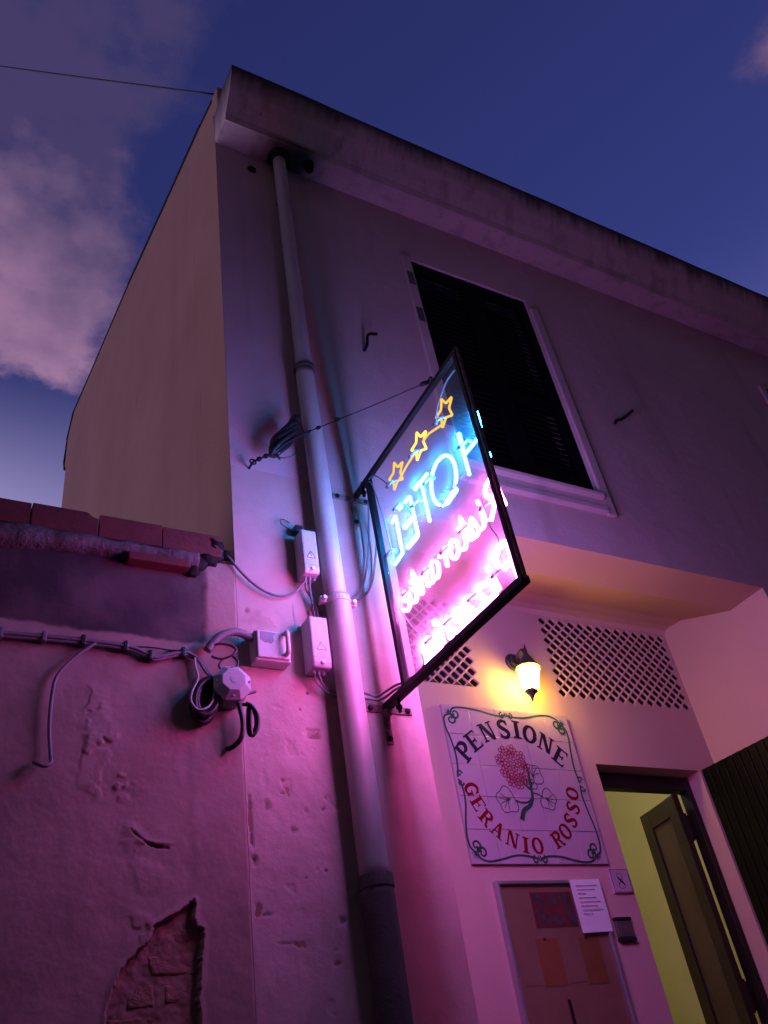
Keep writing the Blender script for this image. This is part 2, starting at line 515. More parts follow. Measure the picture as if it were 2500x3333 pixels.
def seg_dist(x, z, pts):
    d = 9.0
    for (ax, az), (bx, bz) in zip(pts[:-1], pts[1:]):
        vx, vz = bx-ax, bz-az
        L = vx*vx+vz*vz
        u = 0 if L == 0 else max(0, min(1, ((x-ax)*vx+(z-az)*vz)/L))
        d = min(d, math.hypot(x-ax-u*vx, z-az-u*vz))
    return d
def sm(a, b, x):
    u = max(0.0, min(1.0, (x-a)/(b-a)))
    return u*u*(3-2*u)
def nz(x, z, s, o=0.0):
    return noise.noise(Vector((x*s+o, z*s-o, o*1.7)))
def fb(x, z, s, o=0.0):
    return nz(x, z, s, o)+0.5*nz(x, z, s*2.1, o+3)+0.25*nz(x, z, s*4.3, o+7)
def relief(x0, x1, z0, z1, step, func, y=0.0):
    """dense wall skin: func(x, z) -> (height towards the street, dirt, bare, dark)"""
    nx = max(2, int(round((x1-x0)/step)))
    nzc = max(2, int(round((z1-z0)/step)))
    vs, at = [], ([], [], [])
    for j in range(nzc+1):
        z = z0+(z1-z0)*j/nzc
        for i in range(nx+1):
            x = x0+(x1-x0)*i/nx
            h, a, b, c = func(x, z)
            e = min(1.0, min(x-x0, x1-x, z-z0, z1-z)/0.006) if True else 1
            vs.append((x, y-h*max(0.0, e), z))
            at[0].append(a); at[1].append(b); at[2].append(c)
    fs = []
    for j in range(nzc):
        for i in range(nx):
            a = j*(nx+1)+i
            fs.append((a, a+1, a+nx+2, a+nx+1))
    mb = MB()
    mb.add(vs, fs)
    return mb, dict(dirt=at[0], bare=at[1], dark=at[2])
def wall_cells(mb, xs, zs, holes, y, mi=0, sub=None):
    """front skin at depth y over break lines, leaving out the holes (x0,x1,z0,z1)"""
    for i in range(len(xs)-1):
        for j in range(len(zs)-1):
            cx, cz = (xs[i]+xs[i+1])/2, (zs[j]+zs[j+1])/2
            if any(h[0] < cx < h[1] and h[2] < cz < h[3] for h in holes):
                continue
            mb.quad((xs[i], y, zs[j]), (xs[i+1], y, zs[j]), (xs[i+1], y, zs[j+1]), (xs[i], y, zs[j+1]), mi)
def reveal(mb, h, y0, y1, sides='lrtb', mi=0):
    x0, x1, z0, z1 = h
    if 'l' in sides: mb.quad((x0, y0, z0), (x0, y1, z0), (x0, y1, z1), (x0, y0, z1), mi)
    if 'r' in sides: mb.quad((x1, y0, z0), (x1, y0, z1), (x1, y1, z1), (x1, y1, z0), mi)
    if 't' in sides: mb.quad((x0, y0, z1), (x0, y1, z1), (x1, y1, z1), (x1, y0, z1), mi)
    if 'b' in sides: mb.quad((x0, y0, z0), (x1, y0, z0), (x1, y1, z0), (x0, y1, z0), mi)

# ------------------------------------------------------------------ ground
g = MB(); g.box(-40, 40, -40, 0.6, -0.3, 0.0)
o = g.build('street', 'asphalt', kind='structure'); o['label'] = 'dark asphalt street in front of the buildings'
g = MB(); g.box(-12, 12, -0.9, -0.002, 0.0, 0.12)
o = g.build('pavement', 'paving', kind='structure', bevel=0.01); o['label'] = 'narrow stone pavement along the house fronts'

# far side of the narrow street: unseen houses added to block sky light
for k, (xa, xb, hh_, lab_) in enumerate(((-13.0, -2.6, 10.4, 'added sky-blocking house across the street, unseen behind the viewer to the left'), (-2.55, 6.4, 11.3, 'taller added sky-blocking house across the street, unseen straight behind the viewer'), (6.45, 15.0, 10.6, 'added sky-blocking house across the street, unseen behind the viewer to the right'))):
    oh_ = thing('sky_blocker_house', (xa, -4.8, 0), lab_, 'building', 'added houses blocking sky light')
    q_ = MB(); q_.box(xa, xb, -12.0, -4.8, 0, hh_); q_.build('wall', 'blocker_wall', oh_)
    q_ = MB(); q_.box(xa-0.02, xb+0.02, -12.0, -4.65, hh_, hh_+0.25); q_.build('cornice', 'cornice', oh_)
    x_ = xa+1.2
    while x_ < xb-1.2:
        for z_ in (1.0, 4.2, 7.4):
            q_ = MB(); q_.box(x_, x_+0.9, -4.799, -4.76, z_, z_+1.6); q_.build('window', 'shutter', oh_)
        x_ += 2.4

# ------------------------------------------------------------------ hotel building
XC, XR = 0.98, 7.2          # left corner and right end of the front
PX0, PX1, PZ = 1.69, 4.14, 3.24   # porch opening
YB = 0.764                  # back wall of the porch
hotel = thing('hotel_building', (XC, 0, 0), 'two storey cream plastered hotel with recessed entrance porch and heavy cornice', 'building')
win1 = (2.19, 3.08, 3.65, 5.312)
win2 = (5.365, 6.25, 3.65, 5.30)
mb = MB()
holes = [win1, win2, (PX0, PX1, 0, PZ), (XC, PX0, 1.0, 3.3)]
xs = sorted({XC, PX0, 2.19, 3.08, PX1, 5.365, 6.25, XR})
zs = sorted({0, 1.0, PZ, 3.3, 3.65, 5.30, 5.312, 5.80})
wall_cells(mb, xs, zs, holes+[(XC, PX0, 0, 1.0)], 0.0)
reveal(mb, win1, 0.0, 0.16); reveal(mb, win2, 0.0, 0.16)
mb.build('front_wall', 'facade', hotel)
mb = MB(); mb.quad((XC, 0, 0), (PX0, 0, 0), (PX0, 0, 1.0), (XC, 0, 1.0)); mb.build('base_wall', 'strip_plaster', hotel)

# weathered plaster between the corner and the porch
chips = [(0.990, 1.904, .006, .03, 1), (0.989, 1.85, .006, .035, 1), (0.992, 1.80, .006, .03, .8), (0.998, 1.732, .011, .016, 1), (1.003, 1.593, .010, .02, 1),
         (1.134, 1.823, .016, .012, .8), (1.269, 1.554, .014, .013, .9), (1.107, 1.984, .007, .005, 1), (1.104, 1.941, .009, .006, 1),
         (1.126, 1.495, .02, .005, 1), (1.085, 1.50, .03, .004, .6), (1.05, 1.90, .012, .02, .5), (1.225, 2.30, .006, .006, 1), (1.19, 2.235, .005, .005, 1),
         (1.03, 1.58, .02, .006, .6), (1.23, 1.70, .006, .005, .9), (1.16, 1.68, .005, .004, .8), (1.02, 2.61, .012, .014, .5), (1.24, 1.44, .013, .006, .7),
         (1.06, 2.72, .006, .003, .9), (1.03, 3.40, .008, .008, .5), (1.03, 2.74, .005, .004, .9), (1.20, 2.62, .004, .05, .5), (1.215, 2.56, .004, .02, .7)]
def strip_f(x, z):
    rough = sm(2.75, 2.35, z)*sm(1.46, 1.38, x)
    h = 0.0022*fb(x, z, 7, 1.0)*(0.4+rough)+0.0007*fb(x, z, 26, 4.0)*rough
    bare = 0.0
    dark = 0.0
    lum = fb(x, z, 15, 9.0)
    h -= 0.002*sm(0.6, 0.72, lum)*rough
    for (cx, cz, rx, rz, k) in chips:
        if abs(x-cx) < rx*2.2 and abs(z-cz) < rz*2.2:
            d = math.hypot((x-cx)/rx, (z-cz)/rz)+0.45*fb(x, z, 70, 2.0)
            q = sm(1.15, 0.75, d)
            h -= 0.0035*k*q
            bare = max(bare, 0.45*q)
            dark = max(dark, 0.85*k*sm(0.85, 0.35, d))
    # knocked out rectangle where a bracket once sat
    if 1.19 < x < 1.275 and 2.115 < z < 2.185:
        q = sm(0.0, 0.006, min(x-1.202, 1.262-x, z-2.128, 2.170-z)+0.003*fb(x, z, 60, 5))
        h -= 0.004*q
        bare = max(bare, 0.75*q*(0.6+0.5*nz(x, z, 40, 2)))
    # patch of grey repair above the fuse box
    d = abs(x-1.06)/0.075+abs(z-2.57)/0.05+0.5*fb(x, z, 30, 3)
    bare = max(bare, 0.35*sm(1.1, 0.6, d))
    return h, 0.0, min(1, max(0, bare)), min(1, max(0, dark))
mb, at = relief(XC, PX0, 1.0, 3.3, 0.0045, strip_f)
mb.build('weathered_plaster', 'strip_plaster', hotel, smooth=True, attrs=at)

# gable side wall, top rising towards the back
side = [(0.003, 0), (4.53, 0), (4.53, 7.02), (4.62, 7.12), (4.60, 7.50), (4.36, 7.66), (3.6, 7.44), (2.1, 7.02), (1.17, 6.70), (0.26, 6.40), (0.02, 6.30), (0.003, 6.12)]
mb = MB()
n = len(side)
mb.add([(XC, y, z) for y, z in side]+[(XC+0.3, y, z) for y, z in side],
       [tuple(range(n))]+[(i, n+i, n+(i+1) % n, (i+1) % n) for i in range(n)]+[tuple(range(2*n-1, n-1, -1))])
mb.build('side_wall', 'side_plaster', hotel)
mb = MB()
top = [(0.03, 6.318), (0.26, 6.405), (1.17, 6.705), (2.1, 7.025), (3.6, 7.445), (4.38, 7.68), (4.64, 7.50), (4.70, 7.28), (4.60, 7.08)]
prof = []
for k in range(len(top)-1):
    (ya, za), (yb, zb) = top[k], top[k+1]
    d = Vector((yb-ya, zb-za)).normalized()
    nn_ = Vector((-d.y, d.x))
    th = 0.018+0.008*(k % 2)
    mb.prism_x([(ya, za), (yb, zb), (yb+nn_.x*th, zb+nn_.y*th), (ya+nn_.x*th, za+nn_.y*th)], XC-0.005-0.002*(k % 3), XC+0.32)
mb.build('gable_capping', 'black_moss', hotel)
# rear and roof close the volume
mb = MB(); mb.box(XC+0.3, XR, 4.3, 4.52, 0, 7.0)
mb.quad((XC+0.3, 0.0, 6.10), (XR, 0.0, 6.10), (XR, 4.4, 7.3), (XC+0.3, 4.4, 7.3))
mb.build('roof_volume', 'void', hotel)

# cornice
cpro = [(0.0, 5.79), (-0.150, 5.775), (-0.165, 5.765), (-0.172, 5.785), (-0.180, 5.815), (-0.215, 5.87), (-0.262, 5.96), (-0.296, 6.045), (-0.312, 6.115), (-0.312, 6.135), (0.02, 6.16)]
xsn = 420
vs, dd = [], []
for i in range(xsn+1):
    x = XC+(XR-XC)*i/xsn
    for k, (y, z) in enumerate(cpro):
        w = 0.0035*nz(x, z*2, 3.0, 2)
        vs.append((x, y+w, z+(0.006*nz(x, 0, 2.2, 5) if 0 < k < len(cpro)-1 else 0)))
        lev = sm(5.985, 6.10, z+0.045*fb(x, 0.3, 4.5, 1)+0.035*nz(x, 0, 31, 4))
        if k <= 2:
            lev = 0
        spill = sm(0.25, 0.10, math.hypot(x-1.41, (z-5.80)*1.3+(y+0.1)*1.2)+0.05*fb(x, y*3+z, 9, 2))*0.98 if k <= 3 else 0
        dd.append(max(lev, spill)*0.97)
nc = len(cpro)
fs = [(i*nc+k, (i+1)*nc+k, (i+1)*nc+k+1, i*nc+k+1) for i in range(xsn) for k in range(nc-1)]
fs.append(tuple(range(nc)))
mb = MB(); mb.add(vs, fs)
mb.build('cornice', 'cornice', hotel, attrs=dict(dirt=dd))
mb = MB(); mb.box(XC-0.004, XC+0.11, -0.075, 0.03, 6.10, 6.325)
mb.build('parapet_stub', 'side_plaster', hotel, bevel=0.012)
# dark outlet openings under the cornice
mb = MB(); mb.lathe([(0.050, 0.0), (0.062, 0.03), (0.07, 0.06)], (1.35, -0.065, 5.735), seg=16)
mb.build('gutter_outlet', 'black_moss', hotel, smooth=True)
mb = MB(); mb.lathe([(0.026, 0.0), (0.034, 0.05), (0.03, 0.075)], (1.53, -0.09, 5.725), seg=14)
mb.build('overflow_stub', 'black_moss', hotel, smooth=True)
mb = MB(); mb.lathe([(0.028, 0.0), (0.024, 0.012), (0.012, 0.014)], (1.195, 0.0, 5.64), (0, -1, 0), seg=12)
mb.build('vent_hole', 'black_moss', hotel)

# windows
def window(h, wname):
    x0, x1, z0, z1 = h
    bk = MB(); bk.quad((x0, 0.158, z0), (x1, 0.158, z0), (x1, 0.158, z1), (x0, 0.158, z1))
    fr = bk.build('window', 'void', hotel)
    fr['label'] = wname
    # plaster band at both sides, sill moulding below
    w = MB()
    w.prism_y([(x0-0.062, z0-0.13), (x0-0.002, z0-0.13), (x0-0.002, z1-0.02), (x0-0.062, z1-0.02)], -0.022, 0.0)
    w.build('side_band', 'facade', fr, bevel=0.004)
    w = MB()
    w.prism_y([(x1+0.002, z0-0.14), (x1+0.062, z0-0.14), (x1+0.062, z1-0.10), (x1+0.002, z1-0.10)], -0.022, 0.0)
    w.build('side_band', 'facade', fr, bevel=0.004)
    s = MB()
    s.prism_x([(0.0, z0-0.135), (-0.024, z0-0.135), (-0.030, z0-0.128), (-0.030, z0-0.10), (-0.020, z0-0.09), (-0.022, z0-0.05), (-0.040, z0-0.03), (-0.042, z0-0.012), (-0.036, z0-0.004), (0.10, z0)], x0+0.001, x1-0.001)
    s.build('sill', 'facade', fr)
    xm = (x0+x1)/2
    for (a, b, tilt) in ((x0+0.004, xm-0.003, 0), (xm+0.003, x1-0.004, 0)):
        l = MB()
        yf, yb_ = 0.012, 0.052
        l.box(a, a+0.065, yf, yb_, z0+0.006, z1-0.006)
        l.box(b-0.065, b, yf, yb_, z0+0.006, z1-0.006)
        for (za, zb) in ((z0+0.006, z0+0.12), (z1-0.09, z1-0.006), ((z0+z1)/2-0.22, (z0+z1)/2-0.12)):
            l.box(a+0.066, b-0.066, yf+0.002, yb_-0.002, za, zb)
        leaf = l.build('shutter_leaf', 'shutter', fr, bevel=0.003)
        sl = MB()
        z = z0+0.135
        while z < z1-0.10:
            if not ((z0+z1)/2-0.24 < z < (z0+z1)/2-0.11):
                sl.prism_x([(0.020, z), (0.026, z-0.005), (0.042, z+0.036), (0.036, z+0.041)], a+0.0655, b-0.0655)
            z += 0.040
        so = sl.build('louvre_slats', 'shutter', fr)
        so['kind'] = 'stuff'
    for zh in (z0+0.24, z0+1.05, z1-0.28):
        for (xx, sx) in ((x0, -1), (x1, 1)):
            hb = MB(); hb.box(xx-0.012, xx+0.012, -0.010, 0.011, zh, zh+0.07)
            if sx < 0: hb.box(xx-0.055, xx-0.012, -0.0235, -0.0215, zh-0.02, zh+0.10)  # flat dark patch on the band: chipped plaster and painted hinge shadow
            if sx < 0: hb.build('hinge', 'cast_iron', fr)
    return fr
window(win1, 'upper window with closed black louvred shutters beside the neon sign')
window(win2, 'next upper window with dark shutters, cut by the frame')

# porch: lintel soffit and shallow vault, walls, floor
vault = [(0.0, 3.24), (0.252, 3.238), (0.60, 3.376), (0.70, 3.389), (0.745, 3.384), (0.764, 3.362)]
mb = MB()
for (ya, za), (yb2, zb) in zip(vault[:-1], vault[1:]):
    mb.quad((PX0, ya, za), (PX0, yb2, zb), (PX1, yb2, zb), (PX1, ya, za))
ce = mb.build('porch_vault', 'porch', hotel)
me = ce.data
for p in me.polygons:
    p.use_smooth = p.index > 1
mb = MB()
mb.add([(PX1, y, z) for y, z in vault]+[(PX1, YB, 0.2), (PX1, 0, 0.2)], [tuple(range(len(vault)+2))])
mb.build('porch_side_wall', 'porch', hotel)
mb = MB()
mb.add([(PX0, y, z) for y, z in vault]+[(PX0, YB, 0.2), (PX0, 0, 0.2)], [tuple(range(len(vault)+1, -1, -1))])
mb.build('porch_side_wall', 'porch', hotel)
mb = MB(); mb.box(PX0, PX1, 0.0, 0.92, 0.0, 0.2)
mb.build('porch_step', 'paving', hotel, bevel=0.01)
gp, gq = 0.0725, 0.0654
gr = (3.150-gp/2, 3.150+13*gp+gp/2, 2.868-gq/2, 2.868+7*gq+gq/2)
gl_ = (1.775-gp/2, 2.562+gp/2+0.002, 2.868-gq/2+0.012, 2.868+7*gq+gq/2)
gl_ = (2.562-10*gp-gp/2, 2.562+gp/2, 2.868-gq/2, 2.868+7*gq+gq/2)
door = (3.23, 3.996, 0.2, 2.465)
mb = MB()
xs = sorted({PX0, gl_[0], gl_[1], gr[0], gr[1], door[0], door[1], PX1})
zs = sorted({0.2, gl_[2], gl_[3], door[3], 3.362})
wall_cells(mb, xs, zs, [gl_, gr, door], YB)
reveal(mb, door, YB, 0.862, 'lrt')
mb.build('porch_back_wall', 'porch', hotel)
def grille(g, nx, nzc, half_bottom, lab):
    """pierced block: rings of wall round diamond openings, real depth"""
    gg = MB()
    x0, z0 = g[0]+gp/2, g[2]+gq/2
    y, yd = YB, YB+0.012
    def cell(cx, cz, k=0.70):
        a, b = gp/2, gq/2
        O = [(cx, cz-b), (cx+a, cz), (cx, cz+b), (cx-a, cz)]
        I = []
        for q in range(4):
            ang = -PI/2+q*PI/2
            for da, s in ((-0.12, 0.84), (0.12, 0.84)):
                pass
        # eight-sided opening with blunt corners
        kk = k
        I = [(cx-0.10*a, cz-kk*b), (cx+0.10*a, cz-kk*b), (cx+kk*a, cz-0.10*b), (cx+kk*a, cz+0.10*b),
             (cx+0.10*a, cz+kk*b), (cx-0.10*a, cz+kk*b), (cx-kk*a, cz+0.10*b), (cx-kk*a, cz-0.10*b)]
        vs = [(x, y, z) for x, z in O]+[(x, y+0.004, z) for x, z in I]+[(x, yd, z) for x, z in I]
        fs = []
        for q in range(4):
            i0, i1, i2 = 4+2*q, 4+(2*q+1) % 8, 4+(2*q+2) % 8
            fs.append((q, (q+1) % 4, i2, i1))
            fs.append((q, i1, i0))
        for q in range(8):
            fs.append((4+q, 4+(q+1) % 8, 12+(q+1) % 8, 12+q))
        gg.add(vs, fs)
    for i in range(nx):
        for j in range(nzc):
            cell(x0+i*gp, z0+j*gq)
    for i in range(nx-1):
        for j in range(nzc-1):
            cell(x0+(i+.5)*gp, z0+(j+.5)*gq)
    # solid triangles along the border
    for i in range(nx-1):
        xa, xb = x0+i*gp, x0+(i+1)*gp
        gg.add([(xa, y, g[2]), (xb, y, g[2]), ((xa+xb)/2, y, g[2]+gq/2)], [(0, 1, 2)])
        gg.add([(xa, y, g[3]), (xb, y, g[3]), ((xa+xb)/2, y, g[3]-gq/2)], [(0, 2, 1)])
    for j in range(nzc-1):
        za, zb = z0+j*gq, z0+(j+1)*gq
        gg.add([(g[0], y, za), (g[0], y, zb), (g[0]+gp/2, y, (za+zb)/2)], [(0, 2, 1)])
        gg.add([(g[1], y, za), (g[1], y, zb), (g[1]-gp/2, y, (za+zb)/2)], [(0, 1, 2)])
    for (cx, cz, sx, sz) in ((g[0], g[2], 1, 1), (g[1], g[2], -1, 1), (g[0], g[3], 1, -1), (g[1], g[3], -1, -1)):
        gg.add([(cx, y, cz), (cx+sx*gp/2, y, cz), (cx, y, cz+sz*gq/2)], [(0, 1, 2)])
    if half_bottom:   # row of half openings below
        for i in range(nx-1):
            cx = x0+(i+.5)*gp
            gg.add([(cx-0.026, y-0.001, g[2]+0.006), (cx+0.026, y-0.001, g[2]+0.006), (cx, y-0.001, g[2]+0.028)], [(0, 1, 2)], 1)
    go = gg.build('ventilation_grille', ['porch', 'void'], hotel)
    go['label'] = lab
    b = MB(); 
    X0_, X1_, Z0_, Z1_, Y0_, Y1_ = g[0]-0.012, g[1]+0.012, g[2]-0.012, g[3]+0.012, YB+0.003, YB+0.15
    b.quad((X0_, Y1_, Z0_), (X1_, Y1_, Z0_), (X1_, Y1_, Z1_), (X0_, Y1_, Z1_))
    b.quad((X0_, Y0_, Z0_), (X0_, Y0_, Z1_), (X0_, Y1_, Z1_), (X0_, Y1_, Z0_)); b.quad((X1_, Y0_, Z0_), (X1_, Y1_, Z0_), (X1_, Y1_, Z1_), (X1_, Y0_, Z1_))
    b.quad((X0_, Y0_, Z1_), (X1_, Y0_, Z1_), (X1_, Y1_, Z1_), (X0_, Y1_, Z1_)); b.quad((X0_, Y0_, Z0_), (X0_, Y1_, Z0_), (X1_, Y1_, Z0_), (X1_, Y0_, Z0_))
    b.build('shaft_back', 'void', go)
grille(gr, 14, 8, False, 'pierced diamond vent right of the lantern')
grille(gl_, 11, 8, True, 'pierced diamond vent behind the neon sign')

# entrance hall behind the door opening
mb = MB()
hx0, hx1, hy0, hy1, hz0, hz1 = 2.75, 4.95, 0.935, 3.4, 0.2, 3.3
mb.quad((hx0, hy1, hz0), (hx1, hy1, hz0), (hx1, hy1, hz1), (hx0, hy1, hz1))
mb.quad((hx1, hy0, hz0), (hx1, hy1, hz0), (hx1, hy1, hz1), (hx1, hy0, hz1))
mb.quad((hx0, hy0, hz0), (hx0, hy0, hz1), (hx0, hy1, hz1), (hx0, hy1, hz0))
mb.quad((hx0, hy0, hz1), (hx1, hy0, hz1), (hx1, hy1, hz1), (hx0, hy1, hz1))
mb.quad((hx0, hy0, hz0), (hx0, hy1, hz0), (hx1, hy1, hz0), (hx1, hy0, hz0))
mb.quad((hx0, hy0, hz0), (3.23, hy0, hz0), (3.23, hy0, hz1), (hx0, hy0, hz1))
mb.quad((3.996, hy0, hz0), (hx1, hy0, hz0), (hx1, hy0, hz1), (3.996, hy0, hz1))
mb.quad((3.23, hy0, 2.465), (3.996, hy0, 2.465), (3.996, hy0, hz1), (3.23, hy0, hz1))
mb.build('entrance_hall', 'hall_paint', hotel)
# dark door frame
mb = MB()
mb.box(3.2305, 3.262, 0.862, 0.93, 0.2, 2.464)
mb.box(3.962, 3.9955, 0.862, 0.93, 0.2, 2.464)
mb.box(3.2625, 3.9615, 0.864, 0.928, 2.385, 2.463)
mb.build('door_frame', 'door_dark', hotel, bevel=0.004)
# narrow inner leaf standing open into the hall
A_, B_ = Vector((3.868, 0.905, 0)), Vector((3.942, 1.262, 0))
d_ = (B_-A_).normalized(); n_ = Vector((d_.y, -d_.x, 0))
LW, LT = (B_-A_).length, 0.040
def leafpt(u, w, z):
    p = A_+d_*u+n_*w
    return (p.x, p.y, z)
def leafbox(mb, u0, u1, w0, w1, z0, z1):
    mb.add([leafpt(u0, w0, z0), leafpt(u1, w0, z0), leafpt(u1, w1, z0), leafpt(u0, w1, z0), leafpt(u0, w0, z1), leafpt(u1, w0, z1), leafpt(u1, w1, z1), leafpt(u0, w1, z1)],
           [(0, 3, 2, 1), (4, 5, 6, 7), (0, 1, 5, 4), (1, 2, 6, 5), (2, 3, 7, 6), (3, 0, 4, 7)])
mb = MB()
zt = 2.378
leafbox(mb, 0, 0.085, 0, LT, 0.215, zt)
leafbox(mb, LW-0.085, LW, 0, LT, 0.215, zt)
leafbox(mb, 0.0855, LW-0.0855, 0.001, LT-0.001, zt-0.10, zt-0.001)
leafbox(mb, 0.0855, LW-0.0855, 0.001, LT-0.001, 0.216, 0.45)
leafbox(mb, 0.0855, LW-0.0855, 0.001, LT-0.001, 1.10, 1.20)
dl = mb.build('door_leaf', 'door_wood', hotel, bevel=0.003)
for (za, zb) in ((1.2005, zt-0.1005), (0.4505, 1.0995)):
    p = MB(); leafbox(p, 0.086, LW-0.086, 0.013, LT-0.013, za, zb)
    p.build('panel', 'door_panel', dl)
for zh in (2.13, 1.30, 0.55):
    p = MB(); p.box(3.885, 3.9619, 0.9, 0.916, zh, zh+0.13); p.tube([(3.915, 0.905, zh-0.01), (3.915, 0.905, zh+0.14)], 0.010, 8)
    p.build('hinge', 'door_dark', dl)
p = MB(); q0 = Vector(leafpt(LW-0.045, 0, 1.20)); q1 = Vector(leafpt(LW-0.045, -0.05, 1.20)); q2 = Vector(leafpt(LW-0.14, -0.055, 1.205))
p.tube([q0, q1, q2], 0.009, 8)
p.build('handle', 'door_dark', dl)
# plank shutter door folded back against the porch side
sd = MB(); sd.box(4.036, 4.056, 0.10, 0.745, 0.45, 0.55); sd.box(4.036, 4.042, 0.10, 0.745, 0.55, 2.1); sd.box(4.036, 4.056, 0.10, 0.745, 2.1, 2.2)
sdo = sd.build('shutter_door', 'shutter_door', hotel)
sdo['label'] = 'dark green plank door folded back beside the entrance'
bw = 0.054
bm0 = None
for k in range(12):
    y1 = 0.750-k*bw
    xo = 3.995+0.034*(k*bw)/0.47
    if bm0 is None:
        b = MB(); b.box(0, 0.034, -bw+0.0028, 0, 0, 2.225)
        ob = b.build('board', 'shutter_door', None, bevel=0.0025)
        bm0 = ob
    else:
        ob = bm0.copy(); COL.objects.link(ob)
    ob.parent = sdo
    ob.location = Vector((xo-XC, y1, 0.238))
# ------------------------------------------------------------------ hall lamp (lit, inside)
hl = thing('ceiling_lamp', (3.55, 1.75, 3.30), 'lit globe lamp on the ceiling of the yellow entrance hall', 'lamp')
mb = MB(); mb.lathe([(0.05, 0), (0.05, -0.02), (0.02, -0.03)], (3.55, 1.75, 3.299), seg=16); mb.build('ceiling_rose', 'box_enamel', hl, smooth=True)
mb = MB(); mb.lathe([(0.02, -0.03), (0.07, -0.06), (0.09, -0.11), (0.07, -0.16), (0.02, -0.185)], (3.55, 1.75, 3.30), seg=20); mb.build('globe', 'hall_bulb', hl, smooth=True)

# ------------------------------------------------------------------ low boundary wall on the left
bw_ = thing('boundary_wall', (0.0, 0, 0), 'low peeling plaster wall with red tile coping at the left', 'wall')
patch = [(0.809, 1.621), (0.813, 1.558), (0.834, 1.546), (0.832, 1.50), (0.830, 1.468), (0.823, 1.408), (0.820, 1.38), (0.826, 1.316), (0.82, 1.20), (0.75, 1.10), (0.62, 1.13),
         (0.578, 1.25), (0.582, 1.334), (0.583, 1.354), (0.596, 1.413), (0.612, 1.451), (0.649, 1.493), (0.688, 1.524), (0.697, 1.559), (0.730, 1.572), (0.756, 1.589)]
crack = [(0.625, 1.818), (0.645, 1.800), (0.673, 1.779), (0.700, 1.770), (0.736, 1.765)]
crack2 = [(0.800, 1.735), (0.803, 1.70), (0.799, 1.664), (0.811, 1.637), (0.809, 1.615)]
def bound_f(x, z):
    h = 0.004*fb(x, z, 3.2, 1.5)+0.0012*fb(x, z, 18, 4)
    dirt = bare = dark = 0.0
    # dark painted band below the coping, ragged edges
    band = sm(2.445, 2.460, z+0.012*fb(x, z, 9, 2)+0.004*nz(x, z, 50, 1))*sm(0.875, 0.845, x+0.012*fb(x, z, 14, 6))
    dirt = band*(0.93+0.16*fb(x, z, 6.5, 8))
    # light render strip with rounded head next to the corner
    head = 2.80-0.55*max(0, abs(x-0.925)-0.02)**1.2
    inn = sm(0.845, 0.875, x+0.006*fb(x, z, 22, 3))*sm(head+0.02, head, z)
    h += 0.005*inn*sm(2.42, 2.50, z)
    if z > head and x > 0.85:
        dark = sm(head, head+0.03, z+0.015*fb(x, z, 30, 2))
    h += 0.0022*sm(0.790, 0.825, x+0.006*fb(x, z, 8, 3))*sm(2.46, 2.36, z)
    # lifting paint blisters
    for (cx, cz, rx, rz, k) in ((0.525, 2.15, 0.075, 0.10, 1), (0.53, 2.01, 0.06, 0.10, 1), (0.60, 1.93, 0.07, 0.04, .8), (0.66, 1.80, 0.06, 0.05, .7), (0.69, 1.69, 0.06, 0.05, .7), (0.66, 1.55, 0.05, 0.05, .9), (0.13, 1.6, 0.1, 0.1, .5)):
        d = math.hypot((x-cx)/rx, (z-cz)/rz)
        if d < 1.6:
            q = sm(1.2, 0.5, d+0.5*fb(x, z, 12, 2))
            r_ = fb(x, z, 24, 11)
            h += k*q*(0.0028*sm(-0.03, 0.01, fb(x, z, 11, 11))+0.0016*sm(0.25, 0.29, fb(x, z, 17, 5))+0.0012*r_)
    d = seg_dist(x, z, crack)
    if d < 0.03:
        wdt = 0.0003+0.0030*sm(0.655, 0.695, x)*sm(0.738, 0.70, x)
        q = sm(wdt+0.0022, wdt, d+0.0012*nz(x, z, 90, 1))
        h -= 0.010*q
        dark = max(dark, 0.85*q)  # groove coloured dark to paint in the shadow line of the lifted flap
        if z > 1.775+0.0*(x):
            h += 0.004*sm(0.03, 0.0, d)
    d = seg_dist(x, z, crack2)
    if d < 0.0:
        q = sm(0.004, 0.001, d+0.001*nz(x, z, 120, 1))
        h -= 0.004*q
        dark = max(dark, 0.2*q)
    # plaster fallen away
    if 0.55 < x < 0.86 and 1.08 < z < 1.64:
        jx = x+0.007*fb(x, z, 32, 7); jz = z+0.007*fb(x, z, 32, 17)
        if in_poly(jx, jz, patch):
            h = -0.0160-0.004*fb(x, z, 14, 3)-0.0022*fb(x, z, 50, 5)
            bare = 1.0
            dirt = 0
            dark = 0.15*sm(0.2, 0.5, fb(x, z, 14, 2))
        else:
            dd_ = min(seg_dist(x, z, patch+patch[:1]), 0.05)
            h += 0.004*sm(0.02, 0.0, dd_)
    return h, min(1, max(0, dirt)), bare, min(1, max(0, dark))
mb, at = relief(-0.25, XC-0.0015, 1.0, 2.80, 0.0036, bound_f)
mb.build('plaster_face', 'old_plaster', bw_, smooth=True, attrs=at)
mb = MB(); mb.quad((-4, 0.0, 0), (XC-0.0015, 0.0, 0), (XC-0.0015, 0.0, 1.0), (-4, 0.0, 1.0)); mb.quad((-4, 0, 1.0), (-0.25, 0, 1.0), (-0.25, 0, 2.8), (-4, 0, 2.8))
mb.quad((-4, 0.25, 0), (-4, 0.25, 2.8), (XC-0.0015, 0.25, 2.8), (XC-0.0015, 0.25, 0)); mb.quad((-4, 0.0, 2.8), (XC-0.0015, 0.0, 2.8), (XC-0.0015, 0.25, 2.8), (-4, 0.25, 2.8))
mb.build('wall_body', 'old_plaster', bw_)
